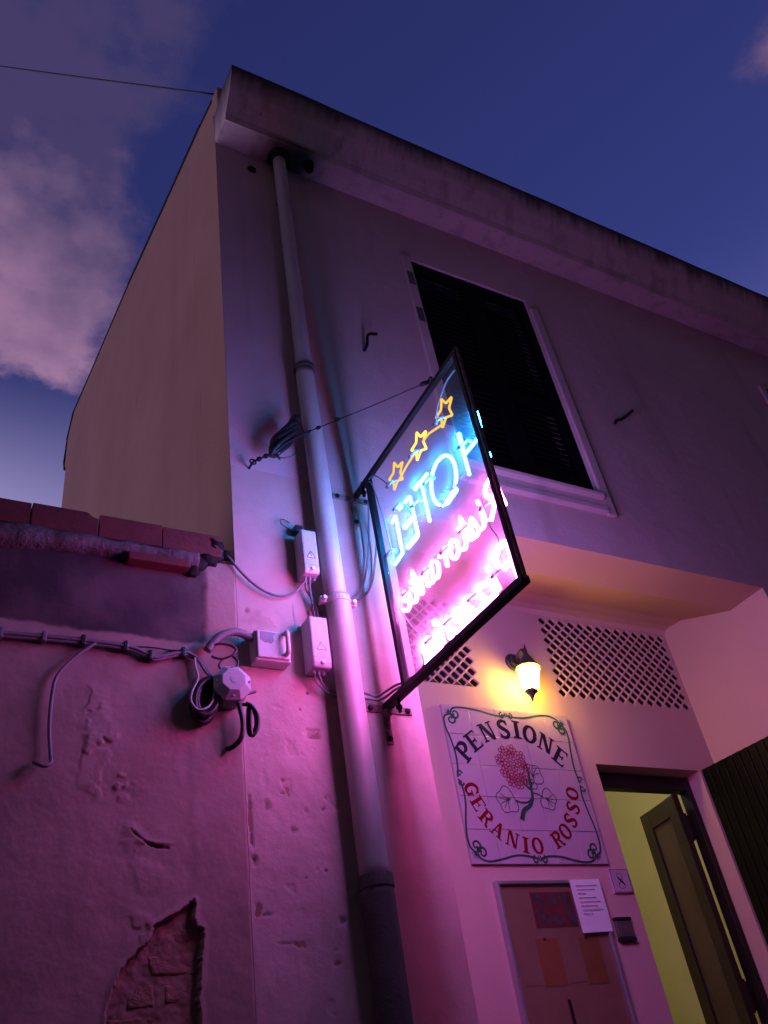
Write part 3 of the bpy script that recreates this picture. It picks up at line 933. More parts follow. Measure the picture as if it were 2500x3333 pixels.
# bricks showing in the gap
random.seed(3)
zrow = 1.09
row = 0
while zrow < 1.60:
    hh = 0.058+random.uniform(-.006, .006)
    x = 0.50+(0.06 if row % 2 else 0.0)+random.uniform(-.02, .02)
    while x < 0.86:
        ln = 0.115+random.uniform(-.03, .03)
        cx, cz = x+ln/2, zrow+hh/2
        xa, xb = x+0.004, x+ln-0.004
        # keep only the stretch of the brick inside the gap
        while xa < xb and not in_poly(xa, cz, patch): xa += 0.004
        while xb > xa and not in_poly(xb, cz, patch): xb -= 0.004
        if xb-xa > 0.03 and all(in_poly(q, w, patch) for q in (xa+0.008, xb-0.008) for w in (zrow+0.010, zrow+hh-0.014)):
            b = MB()
            yf = 0.0138+random.uniform(-.001, .006)
            b.box(xa+0.003, xb-0.003, yf, 0.05, zrow+0.004, zrow+hh-0.005)
            for k in range(len(b.v)):
                vx, vy, vz = b.v[k]
                b.v[k] = (vx+random.uniform(-.009, .009), vy+random.uniform(-.006, .006), vz+random.uniform(-.007, .007))
            b.build('brick', 'brick', bw_, bevel=0.006)
        x += ln+0.006
    zrow += hh+0.012
    row += 1
# coping tiles and bed
joints = [-0.418, -0.195, 0.0275, 0.250, 0.472, 0.695, 0.920]
for k, (xa, xb) in enumerate(zip(joints[:-1], joints[1:])):
    t_ = MB()
    dz = random.uniform(-.002, .002); dy = random.uniform(-.002, .002)
    if k == 3:   # this tile has a broken upper corner
        t_.prism_y([(xa+0.0015, 2.804+dz), (xb-0.0015, 2.804+dz), (xb-0.0015, 2.878), (xb-0.022, 2.884), (xb-0.040, 2.9+dz), (xa+0.0015, 2.9+dz)], -0.034+dy, 0.26)
    else:
        t_.prism_y([(xa+0.0015, 2.804+dz), (xb-0.0015, 2.804+dz), (xb-0.0015, 2.898+dz), (xa+0.0015, 2.898+dz)], -0.034+dy, 0.26)
    t_.build('coping_tile', 'terracotta', bw_, bevel=0.0025)
mb = MB()
vs, fs = [], []
prof = [(-0.002, 2.745), (-0.030, 2.752), (-0.043, 2.765), (-0.046, 2.782), (-0.040, 2.798), (0.0, 2.806)]
nb = 190
for i in range(nb+1):
    x = -1.0+(0.83+1.0)*i/nb
    for k, (y, z) in enumerate(prof):
        w = 0.006*fb(x, z, 11, 1)
        vs.append((x, y+w, z+0.006*fb(x, z+k, 9, 3)-0.022*sm(0.5, 0.15, x)*(1 if k < 4 else 0)))
for i in range(nb):
    for k in range(len(prof)-1):
        a = i*len(prof)+k
        fs.append((a, a+1, a+len(prof)+1, a+len(prof)))
fs.append(tuple(range(nb*len(prof), nb*len(prof)+len(prof))))
mb.add(vs, fs)
mb.build('mortar_bed', 'bed_mortar', bw_, smooth=True)
for (xa, xb, za, zb, yf) in ((0.574, 0.794, 2.724, 2.756, -0.050),):
    t_ = MB(); t_.box(xa, xb, yf, 0.05, za, zb)
    t_.build('ledge_tile', 'terracotta', bw_, bevel=0.005)
# crumbled dark mortar where coping meets the corner
mb = MB()
for (cx, cz, r) in ((0.835, 2.775, 0.042), (0.87, 2.80, 0.045), (0.815, 2.735, 0.03), (0.905, 2.822, 0.035), (0.945, 2.835, 0.03), (0.90, 2.86, 0.045)):
    pr = []
    vs, fs = [], []
    S, T_ = 12, 8
    for i in range(T_+1):
        th = PI*i/T_
        for k in range(S):
            ph = 2*PI*k/S
            v = Vector((math.sin(th)*math.cos(ph), math.sin(th)*math.sin(ph), math.cos(th)))
            q = 0.85*r*(1+0.5*noise.noise(v*1.8+Vector((cx*30, cz*30, 0))))
            vs.append((cx+v.x*q, -0.005+v.y*q*0.9, cz+v.z*q*0.8))
    for i in range(T_):
        for k in range(S):
            fs.append((i*S+k, i*S+(k+1) % S, (i+1)*S+(k+1) % S, (i+1)*S+k))
    mb.add(vs, fs)
mb.build('crumbled_mortar', 'black_moss', bw_, smooth=True)

# ------------------------------------------------------------------ downpipe
dp = thing('downpipe', (1.355, -0.06, 0.1), 'cream rain downpipe running down the facade behind the neon sign', 'pipe')
def pipe(name, pts, r, mat, dirtf=None, lab=None):
    b = MB()
    pp = []
    for (xa, za), (xb, zb) in zip(pts[:-1], pts[1:]):
        n_ = max(2, int(abs(zb-za)/0.05))
        for k in range(n_):
            u = k/n_
            pp.append((xa+(xb-xa)*u, -0.062, za+(zb-za)*u))
    pp.append((pts[-1][0], -0.062, pts[-1][1]))
    b.tube(pp, r, 24)
    at_ = None
    if dirtf:
        at_ = dict(dirt=[dirtf(v) for v in b.v])
    o_ = b.build(name, mat, dp, smooth=True, attrs=at_)
    if lab: o_['label'] = lab
    return o_
pipe('pipe_section', [(1.349, 5.79), (1.342, 3.90)], 0.0375, 'pvc', lambda v: max(sm(5.70, 5.80, v[2]), 0.75*sm(0.12, 0.0, abs(v[2]-5.28)+0.1*fb(v[0], v[2], 9, 2))*sm(1.345, 1.37, v[0])))
pipe('pipe_section', [(1.341, 3.935), (1.353, 2.655)], 0.0425, 'pvc', lambda v: sm(3.915, 3.93, v[2]+0.012*nz(v[0], v[2], 40, 1)))
pipe('pipe_section', [(1.360, 2.68), (1.364, 1.64)], 0.0475, 'pvc', lambda v: 0.25*sm(1.95, 1.65, v[2]))
pipe('iron_shoe_pipe', [(1.366, 1.655), (1.366, 0.12)], 0.0525, 'cast_iron', lab='dark iron lower length of the downpipe')
b = MB(); b.lathe([(0.0385, 0), (0.050, 0.0), (0.050, 0.022), (0.0385, 0.03)], (1.341, -0.062, 3.925), seg=24)
b.build('pipe_collar', 'cast_iron', dp, smooth=False)
b = MB(); b.lathe([(0.055, 0), (0.0560, 0.004), (0.0560, 0.02), (0.055, 0.04)], (1.366, -0.062, 1.625), seg=24)
b.build('pipe_collar', 'cast_iron', dp, smooth=False)
b = MB(); b.lathe([(0.047, 0), (0.0505, 0.002), (0.0505, 0.024), (0.047, 0.026)], (1.358, -0.062, 2.646), seg=24)
cl = b.build('pipe_clamp', 'pvc', dp)
for sx in (-1, 1):
    q = MB(); q.box(1.358+sx*0.061-0.013, 1.358+sx*0.061+0.013, -0.072, -0.052, 2.648, 2.672)
    q.tube([(1.358+sx*0.062, -0.088, 2.66), (1.358+sx*0.062, -0.035, 2.66)], 0.0085, 8)
    q.lathe([(0.011, 0), (0.011, 0.008)], (1.358+sx*0.062, -0.073, 2.66), (0, -1, 0), seg=6)
    q.build('bolt', 'pvc', cl)
q = MB(); q.box(1.345, 1.372, -0.02, 0.0, 2.648, 2.672); q.build('clamp_foot', 'pvc', cl)
for zc in (5.35, 4.3, 1.2):
    q = MB(); q.box(1.330, 1.360, -0.03, 0.0, zc, zc+0.03); q.build('clamp_foot', 'cast_iron', dp)

# ------------------------------------------------------------------ neon sign
SX = 1.53
sign = thing('neon_sign', (SX, -0.02, 2.26), 'glowing projecting neon sign with blue, pink and yellow tube lettering in a black frame', 'sign')
F_TL, F_BL, F_BR, F_TR = (-0.150, 3.248), (-0.165, 2.268), (-0.882, 2.262), (-0.870, 3.272)
def bar(name, a, b, w=0.013, xa=SX-0.012, xb=SX+0.018, ext=(0, 0)):
    a, b = Vector(a), Vector(b)
    d = (b-a).normalized()
    nn = Vector((-d.y, d.x))
    a = a-d*ext[0]; b = b+d*ext[1]
    poly = [a-nn*w, b-nn*w, b+nn*w, a+nn*w]
    mb = MB(); mb.prism_x([(p.x, p.y) for p in poly], xa, xb)
    return mb.build(name, 'steel_dark', sign, bevel=0.002)
bar('frame_bar', F_TL, F_TR, 0.011, SX-0.009, SX+0.012, (0.145, 0.013))
bar('frame_bar', F_BL, F_BR, 0.0125, SX-0.012, SX+0.020, (0.16, 0.013))
bar('frame_bar', F_BL, F_TL, 0.0115, SX-0.0115, SX+0.014, (-0.013, -0.012))
bar('frame_bar', F_BR, F_TR, 0.0085, SX-0.0095, SX+0.006, (-0.0135, -0.012))
# added lighter strip that paints in the lit outer face of the bar
mb = MB()
d = (Vector(F_TR)-Vector(F_BR)).normalized()
a = Vector(F_BR)+Vector((-0.0155, 0.0)); b_ = Vector(F_TR)+Vector((-0.0140, 0.02))
mb.prism_x([(a.x, a.y), (b_.x, b_.y), (b_.x+0.002, b_.y), (a.x+0.002, a.y)], SX-0.004, SX+0.010)
mb.build('lit_edge_strip', 'steel_rust', sign)
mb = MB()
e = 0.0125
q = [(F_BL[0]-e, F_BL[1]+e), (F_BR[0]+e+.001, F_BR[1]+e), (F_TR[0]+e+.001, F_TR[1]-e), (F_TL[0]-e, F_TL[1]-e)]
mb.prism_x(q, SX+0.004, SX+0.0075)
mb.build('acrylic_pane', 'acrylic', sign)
def bracket(z, x0, x1, zleg):
    mb = MB()
    mb.box(x0, x1, -0.006, 0.0, z-0.014, z+0.014)
    mb.prism_y([(SX-0.014, z-0.0142), (SX+0.014, z-0.0142), (SX+0.012, zleg), (SX-0.012, zleg)], -0.006, 0.0)
    mb.box(SX-0.011, SX+0.011, -0.03, -0.006, z-0.03, z+0.011)
    br = mb.build('bracket', 'steel_rust', sign, bevel=0.0015)
    for (bx, bz) in ((x0+0.02, z), (x1-0.02, z), (SX, zleg+0.022)):
        s = MB(); s.lathe([(0.0105, 0), (0.0105, 0.006), (0.006, 0.010)], (bx, -0.006, bz), (0, -1, 0), seg=8)
        s.build('bolt', 'steel_dark', br)
    s = MB(); s.tube([(SX, -0.10, z-0.055), (SX, -0.10, z+0.02)], 0.007, 8); s.lathe([(0.012, 0), (0.012, 0.012)], (SX, -0.10, z-0.042), (0, 0, 1), seg=6)
    s.build('bolt', 'steel_dark', br)
bracket(3.246, 1.434, 1.612, 3.100)
bracket(2.263, 1.446, 1.641, 2.128)

TX = SX+0.030   # plane of the glass tubes
def tubes(name, strokes, r, mat, lab=None, electrodes=()):
    """strokes in (y, z) on the tube plane; mirrored seen from the street corner, readable from beyond"""
    b = MB()
    for st in strokes:
        rr_ = r
        if isinstance(st, tuple):
            st, rr_ = st
        pts = [(TX+(p[2] if len(p) > 2 else 0.0), p[0], p[1]) for p in st]
        pts = smooth_path(pts, 4) if len(pts) > 2 else [Vector(pts[0]).lerp(Vector(pts[1]), k/4) for k in range(5)]
        b.tube(pts, rr_, 8)
    o_ = b.build(name, mat, sign, smooth=True)
    if lab: o_['label'] = lab
    for (y, z) in electrodes:
        e_ = MB(); e_.tube([(TX, y, z), (TX-0.020, y+0.004, z+0.004), (TX-0.020, y+0.040, z+0.006)], 0.0062, 8); e_.build('electrode', 'silver_glass', o_, smooth=True)
        c_ = MB(); c_.tube([(TX-0.020, y+0.041, z+0.006), (TX-0.020, y+0.056, z+0.006)], 0.0068, 8); c_.build('electrode_cap', 'cable_black', o_, smooth=True)
    return o_
# HOTEL, reading from the outer edge towards the wall
hz0, hz1 = 2.795, 2.985
R1, R2 = 0.0054, 0.0080
tubes('letter_tube', [[(-0.858, hz0+.02), (-0.858, hz1-0.06)], ([(-0.858, hz1-0.07), (-0.860, hz1)], R2), [(-0.742, hz0), (-0.742, hz1-0.09)], ([(-0.742, hz1-0.10), (-0.744, hz1)], R2),
                      [(-0.854, 2.885), (-0.746, 2.885)], [(-0.858, hz0+.02), (-0.866, hz0-.02), (-0.842, hz0-.01)]], R1, 'neon_blue', 'blue neon letter H', ((-0.80, 2.90),))
ow, oh = 0.082, 0.098
oc = (-0.598, 2.886)
tubes('letter_tube', [[(oc[0]+ow*math.sin(a)*-1, oc[1]+oh*math.cos(a)) for a in [2*PI*k/16+0.25 for k in range(17)]], ([(-0.655, 2.800), (-0.585, 2.790)], 0.0095)], R1, 'neon_blue', 'blue neon letter O', ((-0.555, 2.93),))
tubes('letter_tube', [([(-0.515, hz1), (-0.465, hz1)], R1), ([(-0.462, hz1), (-0.418, hz1+.002)], R2), [(-0.467, hz1-0.004), (-0.466, hz0)]], R1, 'neon_blue', 'blue neon letter T', ((-0.455, 2.90),))
tubes('letter_tube', [[(-0.378, hz0), (-0.376, hz1-.004)], [(-0.376, hz1-.004), (-0.290, hz1-.002)], ([(-0.366, 2.885), (-0.300, 2.886)], R2), ([(-0.370, hz0), (-0.295, hz0)], R2)], R1, 'neon_blue', 'blue neon letter E', ((-0.335, 2.975),))
tubes('letter_tube', [[(-0.256, hz1-.01), (-0.257, hz0)], [(-0.257, hz0), (-0.190, hz0-.008)], [(-0.256, hz1-.01), (-0.225, hz1-.02)]], R1, 'neon_blue', 'blue neon letter L', ((-0.22, 2.83),))
# script rows
G = {
 'R': (0.62, [[(0.0, 0.02), (0.06, 0.5), (0.10, 1.0), (0.34, 1.04), (0.50, 0.86), (0.40, 0.60), (0.12, 0.52), (0.32, 0.30), (0.56, 0.0)]]),
 'P': (0.60, [[(0.02, -0.08), (0.06, 0.5), (0.10, 0.98), (0.36, 1.04), (0.54, 0.84), (0.40, 0.52), (0.10, 0.46)]]),
 'i': (0.26, [[(0.0, 0.12), (0.10, 0.55), (0.13, 0.10), (0.24, 0.06)], [(0.12, 0.74), (0.15, 0.86)]]),
 's': (0.36, [[(0.0, 0.06), (0.17, 0.60), (0.26, 0.30), (0.18, 0.04), (0.06, 0.06)], [(0.2, 0.04), (0.36, 0.08)]]),
 't': (0.34, [[(0.0, 0.10), (0.13, 0.95), (0.12, 0.20), (0.20, 0.02), (0.34, 0.08)], [(0.02, 0.66), (0.28, 0.68)]]),
 'o': (0.42, [[(0.22, 0.58), (0.06, 0.44), (0.06, 0.14), (0.20, 0.02), (0.34, 0.16), (0.34, 0.44), (0.22, 0.58), (0.30, 0.52), (0.42, 0.50)]]),
 'r': (0.34, [[(0.0, 0.50), (0.08, 0.58), (0.10, 0.04), (0.12, 0.40), (0.22, 0.56), (0.34, 0.50)]]),
 'a': (0.44, [[(0.34, 0.50), (0.18, 0.58), (0.04, 0.34), (0.12, 0.04), (0.30, 0.14), (0.35, 0.54), (0.34, 0.10), (0.44, 0.06)]]),
 'n': (0.44, [[(0.0, 0.50), (0.08, 0.56), (0.09, 0.04), (0.14, 0.40), (0.26, 0.56), (0.34, 0.40), (0.34, 0.08), (0.44, 0.06)]]),
 'e': (0.42, [[(0.0, 0.24), (0.20, 0.30), (0.32, 0.44), (0.22, 0.60), (0.07, 0.44), (0.08, 0.12), (0.24, 0.02), (0.42, 0.16)]]),
 'z': (0.40, [[(0.02, 0.52), (0.14, 0.58), (0.32, 0.54), (0.06, 0.06), (0.20, 0.10), (0.40, 0.04)]]),
}
def script_row(word, y0, y1, z0, hgt, r, mat, colour):
    tot = sum(G[c_][0] for c_ in word)+0.05*(len(word)-1)
    k = (y1-y0)/tot
    u = 0.0
    seen = {}
    for idx, c_ in enumerate(word):
        w, sts = G[c_]
        seen[c_] = seen.get(c_, 0)+1
        st2 = [[(y0+(u+p[0])*k, z0+p[1]*hgt) for p in st] for st in sts]
        ys = y0+(u+w*0.5)*k
        tubes('letter_tube', st2, r, mat, None, ((ys, z0+hgt*0.35),) if idx % 2 == 0 else ())
        u += w+0.05
script_row('Ristorante', -0.872, -0.190, 2.560, 0.132, 0.0070, 'neon_pink', 'pink')
script_row('Pizzeria', -0.845, -0.270, 2.310, 0.136, 0.0105, 'neon_pink', 'pink')
# stars and the tube linking them
def star(cy, cz, mat, lab, sc=1.0):
    pts = []
    for k in range(10):
        a = PI/2+k*PI/5
        r_ = (0.066 if k % 2 == 0 else 0.031)*sc
        pts.append((cy+r_*math.cos(a)*0.95, cz+r_*math.sin(a)))
    cl_ = [(TX, y, z) for y, z in pts]
    b = MB()
    loop = []
    for i in range(10):
        p0, p1 = Vector(cl_[i]), Vector(cl_[(i+1) % 10])
        for u_ in (0.08, 0.3, 0.6, 0.92):
            loop.append(p0.lerp(p1, u_))
    b.tube(loop, 0.0047, 8, closed=True)
    o_ = b.build('star_tube', mat, sign, smooth=True)
    o_['label'] = lab
    e_ = MB(); e_.tube([(TX, cy, cz-0.03), (TX-0.018, cy+0.006, cz-0.03), (TX-0.018, cy+0.045, cz-0.025)], 0.0062, 8); e_.build('electrode', 'silver_glass', o_, smooth=True)
    c_ = MB(); c_.tube([(TX-0.018, cy+0.046, cz-0.025), (TX-0.018, cy+0.060, cz-0.024)], 0.0066, 8); c_.build('electrode_cap', 'cable_black', o_, smooth=True)
star(-0.700, 3.140, 'neon_amber', 'amber neon star at the outer end')
star(-0.507, 3.140, 'neon_yellow', 'brightest yellow neon star, the middle one')
star(-0.318, 3.140, 'neon_amber', 'amber neon star nearest the wall')
b = MB(); b.tube([(TX-0.012, -0.68, 3.085), (TX-0.016, -0.60, 3.112), (TX-0.012, -0.545, 3.118)], 0.0042, 8)
b.tube([(TX-0.012, -0.48, 3.112), (TX-0.016, -0.42, 3.10), (TX-0.012, -0.345, 3.088)], 0.0042, 8)
b.build('link_tube', 'neon_amber', sign, smooth=True)
def wire(name, pts, r, mat, parent, sub=6):
    b = MB(); b.tube(smooth_path(pts, sub), r, 6)
    return b.build(name, mat, parent, smooth=True)
wire('sign_wire', [(TX-0.02, -0.66, 3.10), (TX-0.03, -0.70, 3.15), (TX-0.02, -0.765, 3.215), (TX-0.01, -0.825, 3.235)], 0.0035, 'cable_light', sign)
wire('sign_wire', [(SX-0.01, -0.168, 3.225), (SX-0.01, -0.225, 3.20), (TX-0.015, -0.275, 3.115)], 0.003, 'cable_grey', sign)
wire('sign_wire', [(SX-0.01, -0.168, 3.215), (SX-0.012, -0.195, 3.17), (SX-0.01, -0.225, 3.00), (SX-0.005, -0.232, 2.86), (TX-0.015, -0.215, 2.80)], 0.003, 'cable_grey', sign)
wire('sign_wire', [(SX-0.004, -0.81, 2.64), (SX-0.006, -0.815, 2.52), (SX-0.006, -0.835, 2.45), (SX-0.004, -0.83, 2.40)], 0.0022, 'cable_grey', sign)
wire('sign_wire', [(SX-0.004, -0.22, 2.56), (SX-0.008, -0.27, 2.47), (SX-0.006, -0.315, 2.40)], 0.0026, 'cable_light', sign)
wire('sign_wire', [(SX-0.004, -0.30, 2.33), (SX-0.01, -0.315, 2.285), (SX-0.01, -0.26, 2.275), (SX-0.008, -0.185, 2.29)], 0.0026, 'cable_grey', sign)
wire('sign_wire', [(SX-0.004, -0.36, 2.94), (SX-0.008, -0.40, 2.90), (SX-0.008, -0.43, 2.82), (SX-0.004, -0.46, 2.79)], 0.002, 'cable_light', sign)
wire('sign_wire', [(SX-0.004, -0.545, 2.61), (SX-0.008, -0.50, 2.60), (SX-0.004, -0.47, 2.575)], 0.002, 'cable_grey', sign)
for k, (y, z) in enumerate(((-0.64, 2.80), (-0.555, 2.79), (-0.71, 2.80))):
    b = MB(); b.tube([(TX-0.01, y, z), (TX-0.012, y-0.04, z-0.002)], 0.004, 6); b.build('tube_joint', 'paint_red', sign)
# supply cables of the sign, looping down from the upper bracket
for k, (dx_, pth) in enumerate(((0, [(1.528, -0.15, 3.225), (1.55, -0.075, 3.10), (1.545, -0.03, 2.93), (1.50, -0.02, 2.78), (1.43, -0.02, 2.705)]),
                                (1, [(1.532, -0.152, 3.20), (1.575, -0.08, 3.05), (1.572, -0.03, 2.90), (1.53, -0.02, 2.77), (1.43, -0.02, 2.690)]))):
    wire('supply_cable', pth, 0.0042, 'cable_grey', sign)
for k, pth in enumerate(([(1.41, -0.02, 2.312), (1.45, -0.02, 2.312), (1.49, -0.03, 2.300), (1.525, -0.10, 2.310), (1.53, -0.17, 2.29)], [(1.41, -0.022, 2.292), (1.46, -0.022, 2.290), (1.50, -0.035, 2.285), (1.526, -0.10, 2.295), (1.531, -0.165, 2.285)])):
    wire('supply_cable', pth, 0.0045, 'cable_grey', sign)

# ------------------------------------------------------------------ wall lantern
ln = thing('wall_lantern', (2.85, YB, 3.02), 'lit iron wall lantern with yellow glass above the tile panel', 'lantern')
LB = Vector((2.812, 0.645, 2.724)); LT_ = Vector((2.858, 0.645, 3.060))
lax = (LT_-LB).normalized()
def lan(name, prof, mat, seg=6, smooth=False, parent=ln):
    b = MB(); b.lathe(prof, LB, lax, seg=seg)
    return b.build(name, mat, parent, smooth=smooth)
glass = lan('glass_shade', [(0.028, 0.066), (0.042, 0.075), (0.060, 0.192)], 'lamp_glass')
lan('cap', [(0.071, 0.190), (0.070, 0.197), (0.058, 0.208), (0.046, 0.228), (0.030, 0.255), (0.020, 0.268)], 'lantern_iron', 12)
lan('top_finial', [(0.016, 0.266), (0.020, 0.274), (0.012, 0.284), (0.010, 0.30), (0.002, 0.345)], 'lantern_iron', 10, True)
lan('bottom_finial', [(0.002, 0.0), (0.009, 0.024), (0.013, 0.036), (0.020, 0.044), (0.024, 0.050), (0.034, 0.058), (0.034, 0.064), (0.010, 0.066)], 'lantern_iron', 12, True)
b = MB(); b.lathe([(0.052, 0), (0.052, 0.008), (0.042, 0.016), (0.034, 0.018), (0.030, 0.030), (0.014, 0.034)], (2.852, YB, 3.016), (0, -1, 0), seg=20)
b.build('backplate', 'lantern_iron', ln, smooth=False)
b = MB(); b.tube(smooth_path([(2.852, YB-0.03, 3.016), (2.852, YB-0.06, 3.036), (2.852, YB-0.095, 3.042), (2.852, 0.655, 3.025), (2.850, 0.647, 3.0)], 5), 0.010, 8)
b.build('arm', 'lantern_iron', ln, smooth=True)

# ------------------------------------------------------------------ tile panel
TX0, TX1, TZ0, TZ1 = 2.313, 3.105, 1.949, 2.719
tp = thing('tile_panel', (TX0, YB, TZ0), 'white glazed tile panel reading PENSIONE GERANIO ROSSO around a red geranium', 'sign')
b = MB(); b.box(TX0+0.001, TX1-0.001, YB-0.010, YB-0.0005, TZ0+0.001, TZ1-0.001); b.build('backing', 'grout', tp)
tw, th = (TX1-TX0)/5, (TZ1-TZ0)/5
first = None
YT = YB-0.018
for i in range(5):
    for j in range(5):
        if first is None:
            b = MB(); b.box(0.0010, tw-0.0010, -0.018, -0.0105, 0.0010, th-0.0010)
            t0_ = b.build('tile', 'glazed_tile', None, bevel=0.0015)
            first = t0_
            ob = t0_
        else:
            ob = first.copy(); COL.objects.link(ob)
        ob.parent = tp
        ob.location = (i*tw, random.uniform(-.0006, .0006), j*th)
class Ink:
    """flat brush strokes lying just off the glaze"""
    def __init__(s, y): s.mb, s.y, s.k = MB(), y, 0
    def lay(s):
        s.k += 1
        return s.y-0.00006*s.k
    def poly(s, pts):
        y = s.lay(); s.mb.add([(x, y, z) for x, z in pts], [tuple(range(len(pts)))])
    def ribbon(s, pts, w, sub=5, closed=False):
        P = smooth_path([(p[0], 0, p[1]) for p in pts], sub, closed) if len(pts) > 2 else [Vector((p[0], 0, p[1])) for p in pts]
        n = len(P); y = s.lay(); vs = []
        for i, p in enumerate(P):
            tv = (P[(i+1) % n]-P[i-1]) if closed else (P[min(i+1, n-1)]-P[max(i-1, 0)])
            tv = tv.normalized() if tv.length > 1e-9 else Vector((1, 0, 0))
            u_ = i/max(1, n-1)
            ww = w(u_) if callable(w) else w
            nn_ = Vector((-tv.z, 0, tv.x))*ww*0.5
            vs += [(p.x+nn_.x, y, p.z+nn_.z), (p.x-nn_.x, y, p.z-nn_.z)]
        m_ = n if closed else n-1
        s.mb.add(vs, [(2*i, 2*i+1, 2*((i+1) % n)+1, 2*((i+1) % n)) for i in range(m_)])
    def build(s, name, mat, parent): return s.mb.build(name, mat, parent)
def rect(a, b, c_, d): return [(a, c_), (b, c_), (b, d), (a, d)]
def glyph(ch):
    """bold slab serif capital in a unit cell centred on 0: list of ('p', poly) / ('r', path, width)"""
    S = []
    def stem(x, w=0.23): S.append(('p', rect(x-w/2, x+w/2, -0.5, 0.5)))
    def serif(x, z, w=0.44, h=0.10): S.append(('p', rect(x-w/2, x+w/2, z-(0 if z < 0 else h), z+(h if z < 0 else 0))))
    if ch == 'I':
        stem(0, .26); serif(0, -.5, .5); serif(0, .5, .5)
    elif ch == 'P':
        stem(-.20); serif(-.20, -.5, .46); serif(-.24, .5, .36)
        S.append(('r', [(-.1, .45), (.14, .43), (.30, .22), (.14, .0), (-.1, -.02)], lambda u: 0.10+0.14*math.sin(PI*u)))
    elif ch == 'R':
        stem(-.22); serif(-.22, -.5, .44); serif(-.26, .5, .36)
        S.append(('r', [(-.12, .45), (.12, .43), (.27, .24), (.12, .03), (-.12, .0)], lambda u: 0.10+0.13*math.sin(PI*u)))
        S.append(('r', [(.0, .02), (.16, -.22), (.24, -.44), (.40, -.44)], .17))
    elif ch == 'E':
        stem(-.20); serif(-.22, -.5, .40); serif(-.22, .5, .40)
        S.append(('p', rect(-.1, .34, .40, .5))); S.append(('p', rect(-.1, .36, -.5, -.40))); S.append(('p', rect(-.1, .16, -.05, .05)))
        S.append(('p', [(.24, .42), (.34, .42), (.34, .24)])); S.append(('p', [(.24, -.42), (.38, -.22), (.36, -.42)])); S.append(('p', rect(.10, .17, -.13, .13)))
    elif ch == 'N':
        S.append(('p', rect(-.36, -.24, -.5, .5))); S.append(('p', rect(.24, .36, -.5, .5)))
        S.append(('p', [(-.38, .5), (-.12, .5), (.36, -.5), (.14, -.5)])); serif(-.30, -.5, .34, .08); serif(.30, .5, .34, .08); serif(-.38, .5, .20, .08)
    elif ch == 'O':
        S.append(('r', [(.33*math.cos(a), .45*math.sin(a)) for a in [2*PI*k/12 for k in range(13)]], lambda u: 0.13+0.11*abs(math.cos(2*PI*u))))
    elif ch == 'S':
        S.append(('r', [(.26, .26), (.14, .43), (-.08, .44), (-.24, .28), (-.14, .10), (.10, -.06), (.25, -.24), (.12, -.44), (-.12, -.45), (-.26, -.28)], lambda u: 0.11+0.13*math.sin(PI*u)))
        S.append(('p', [(.20, .48), (.30, .48), (.30, .16), (.22, .22)])); S.append(('p', [(-.30, -.48), (-.20, -.48), (-.22, -.24), (-.30, -.16)]))
    elif ch == 'G':
        S.append(('r', [(.30, .24), (.16, .42), (-.06, .44), (-.28, .22), (-.30, -.16), (-.12, -.42), (.12, -.43), (.26, -.30)], lambda u: 0.11+0.13*math.sin(PI*u)))
        S.append(('p', rect(.16, .34, -.48, -.06))); S.append(('p', rect(.04, .42, -.10, .0))); S.append(('p', [(.24, .46), (.33, .46), (.33, .14), (.26, .2)]))
    elif ch == 'A':
        S.append(('r', [(-.30, -.48), (-.02, .48)], .10)); S.append(('r', [(.0, .5), (.28, -.48)], .22)); S.append(('p', rect(-.20, .18, -.2, -.11)))
        serif(-.32, -.5, .30, .09); serif(.28, -.5, .40, .09)
    return S
def put_letter(ch, x, z, ang, size, mat, wide=1.0):
    k = Ink(YT-0.0008)
    ca, sa = math.cos(ang), math.sin(ang)
    def T(p):
        a_, b_ = p[0]*size*wide, p[1]*size
        return (x+a_*ca-b_*sa, z+a_*sa+b_*ca)
    for g_ in glyph(ch):
        if g_[0] == 'p':
            k.poly([T(p) for p in g_[1]])
        else:
            w = g_[2]
            k.ribbon([T(p) for p in g_[1]], (lambda u, w=w: w(u)*size) if callable(w) else w*size, 4)
    k.build('letter', mat, tp)
for ch, (x, z) in zip('PENSIONE', [(2.395, 2.476), (2.462, 2.533), (2.557, 2.587), (2.662, 2.609), (2.744, 2.612), (2.822, 2.592), (2.911, 2.549), (2.984, 2.482)]):
    put_letter(ch, x, z, math.atan2(2.705-x, z-2.16), 0.097, 'paint_navy', 1.0)
for ch, (x, z) in zip('GERANIOROSSO', [(2.390, 2.288), (2.410, 2.221), (2.440, 2.156), (2.490, 2.103), (2.561, 2.060), (2.630, 2.034), (2.698, 2.032), (2.827, 2.062), (2.886, 2.101), (2.938, 2.155), (2.975, 2.218), (2.996, 2.290)]):
    put_letter(ch, x, z, math.atan2(x-2.695, 2.36-z), 0.075, 'paint_red', 1.0)
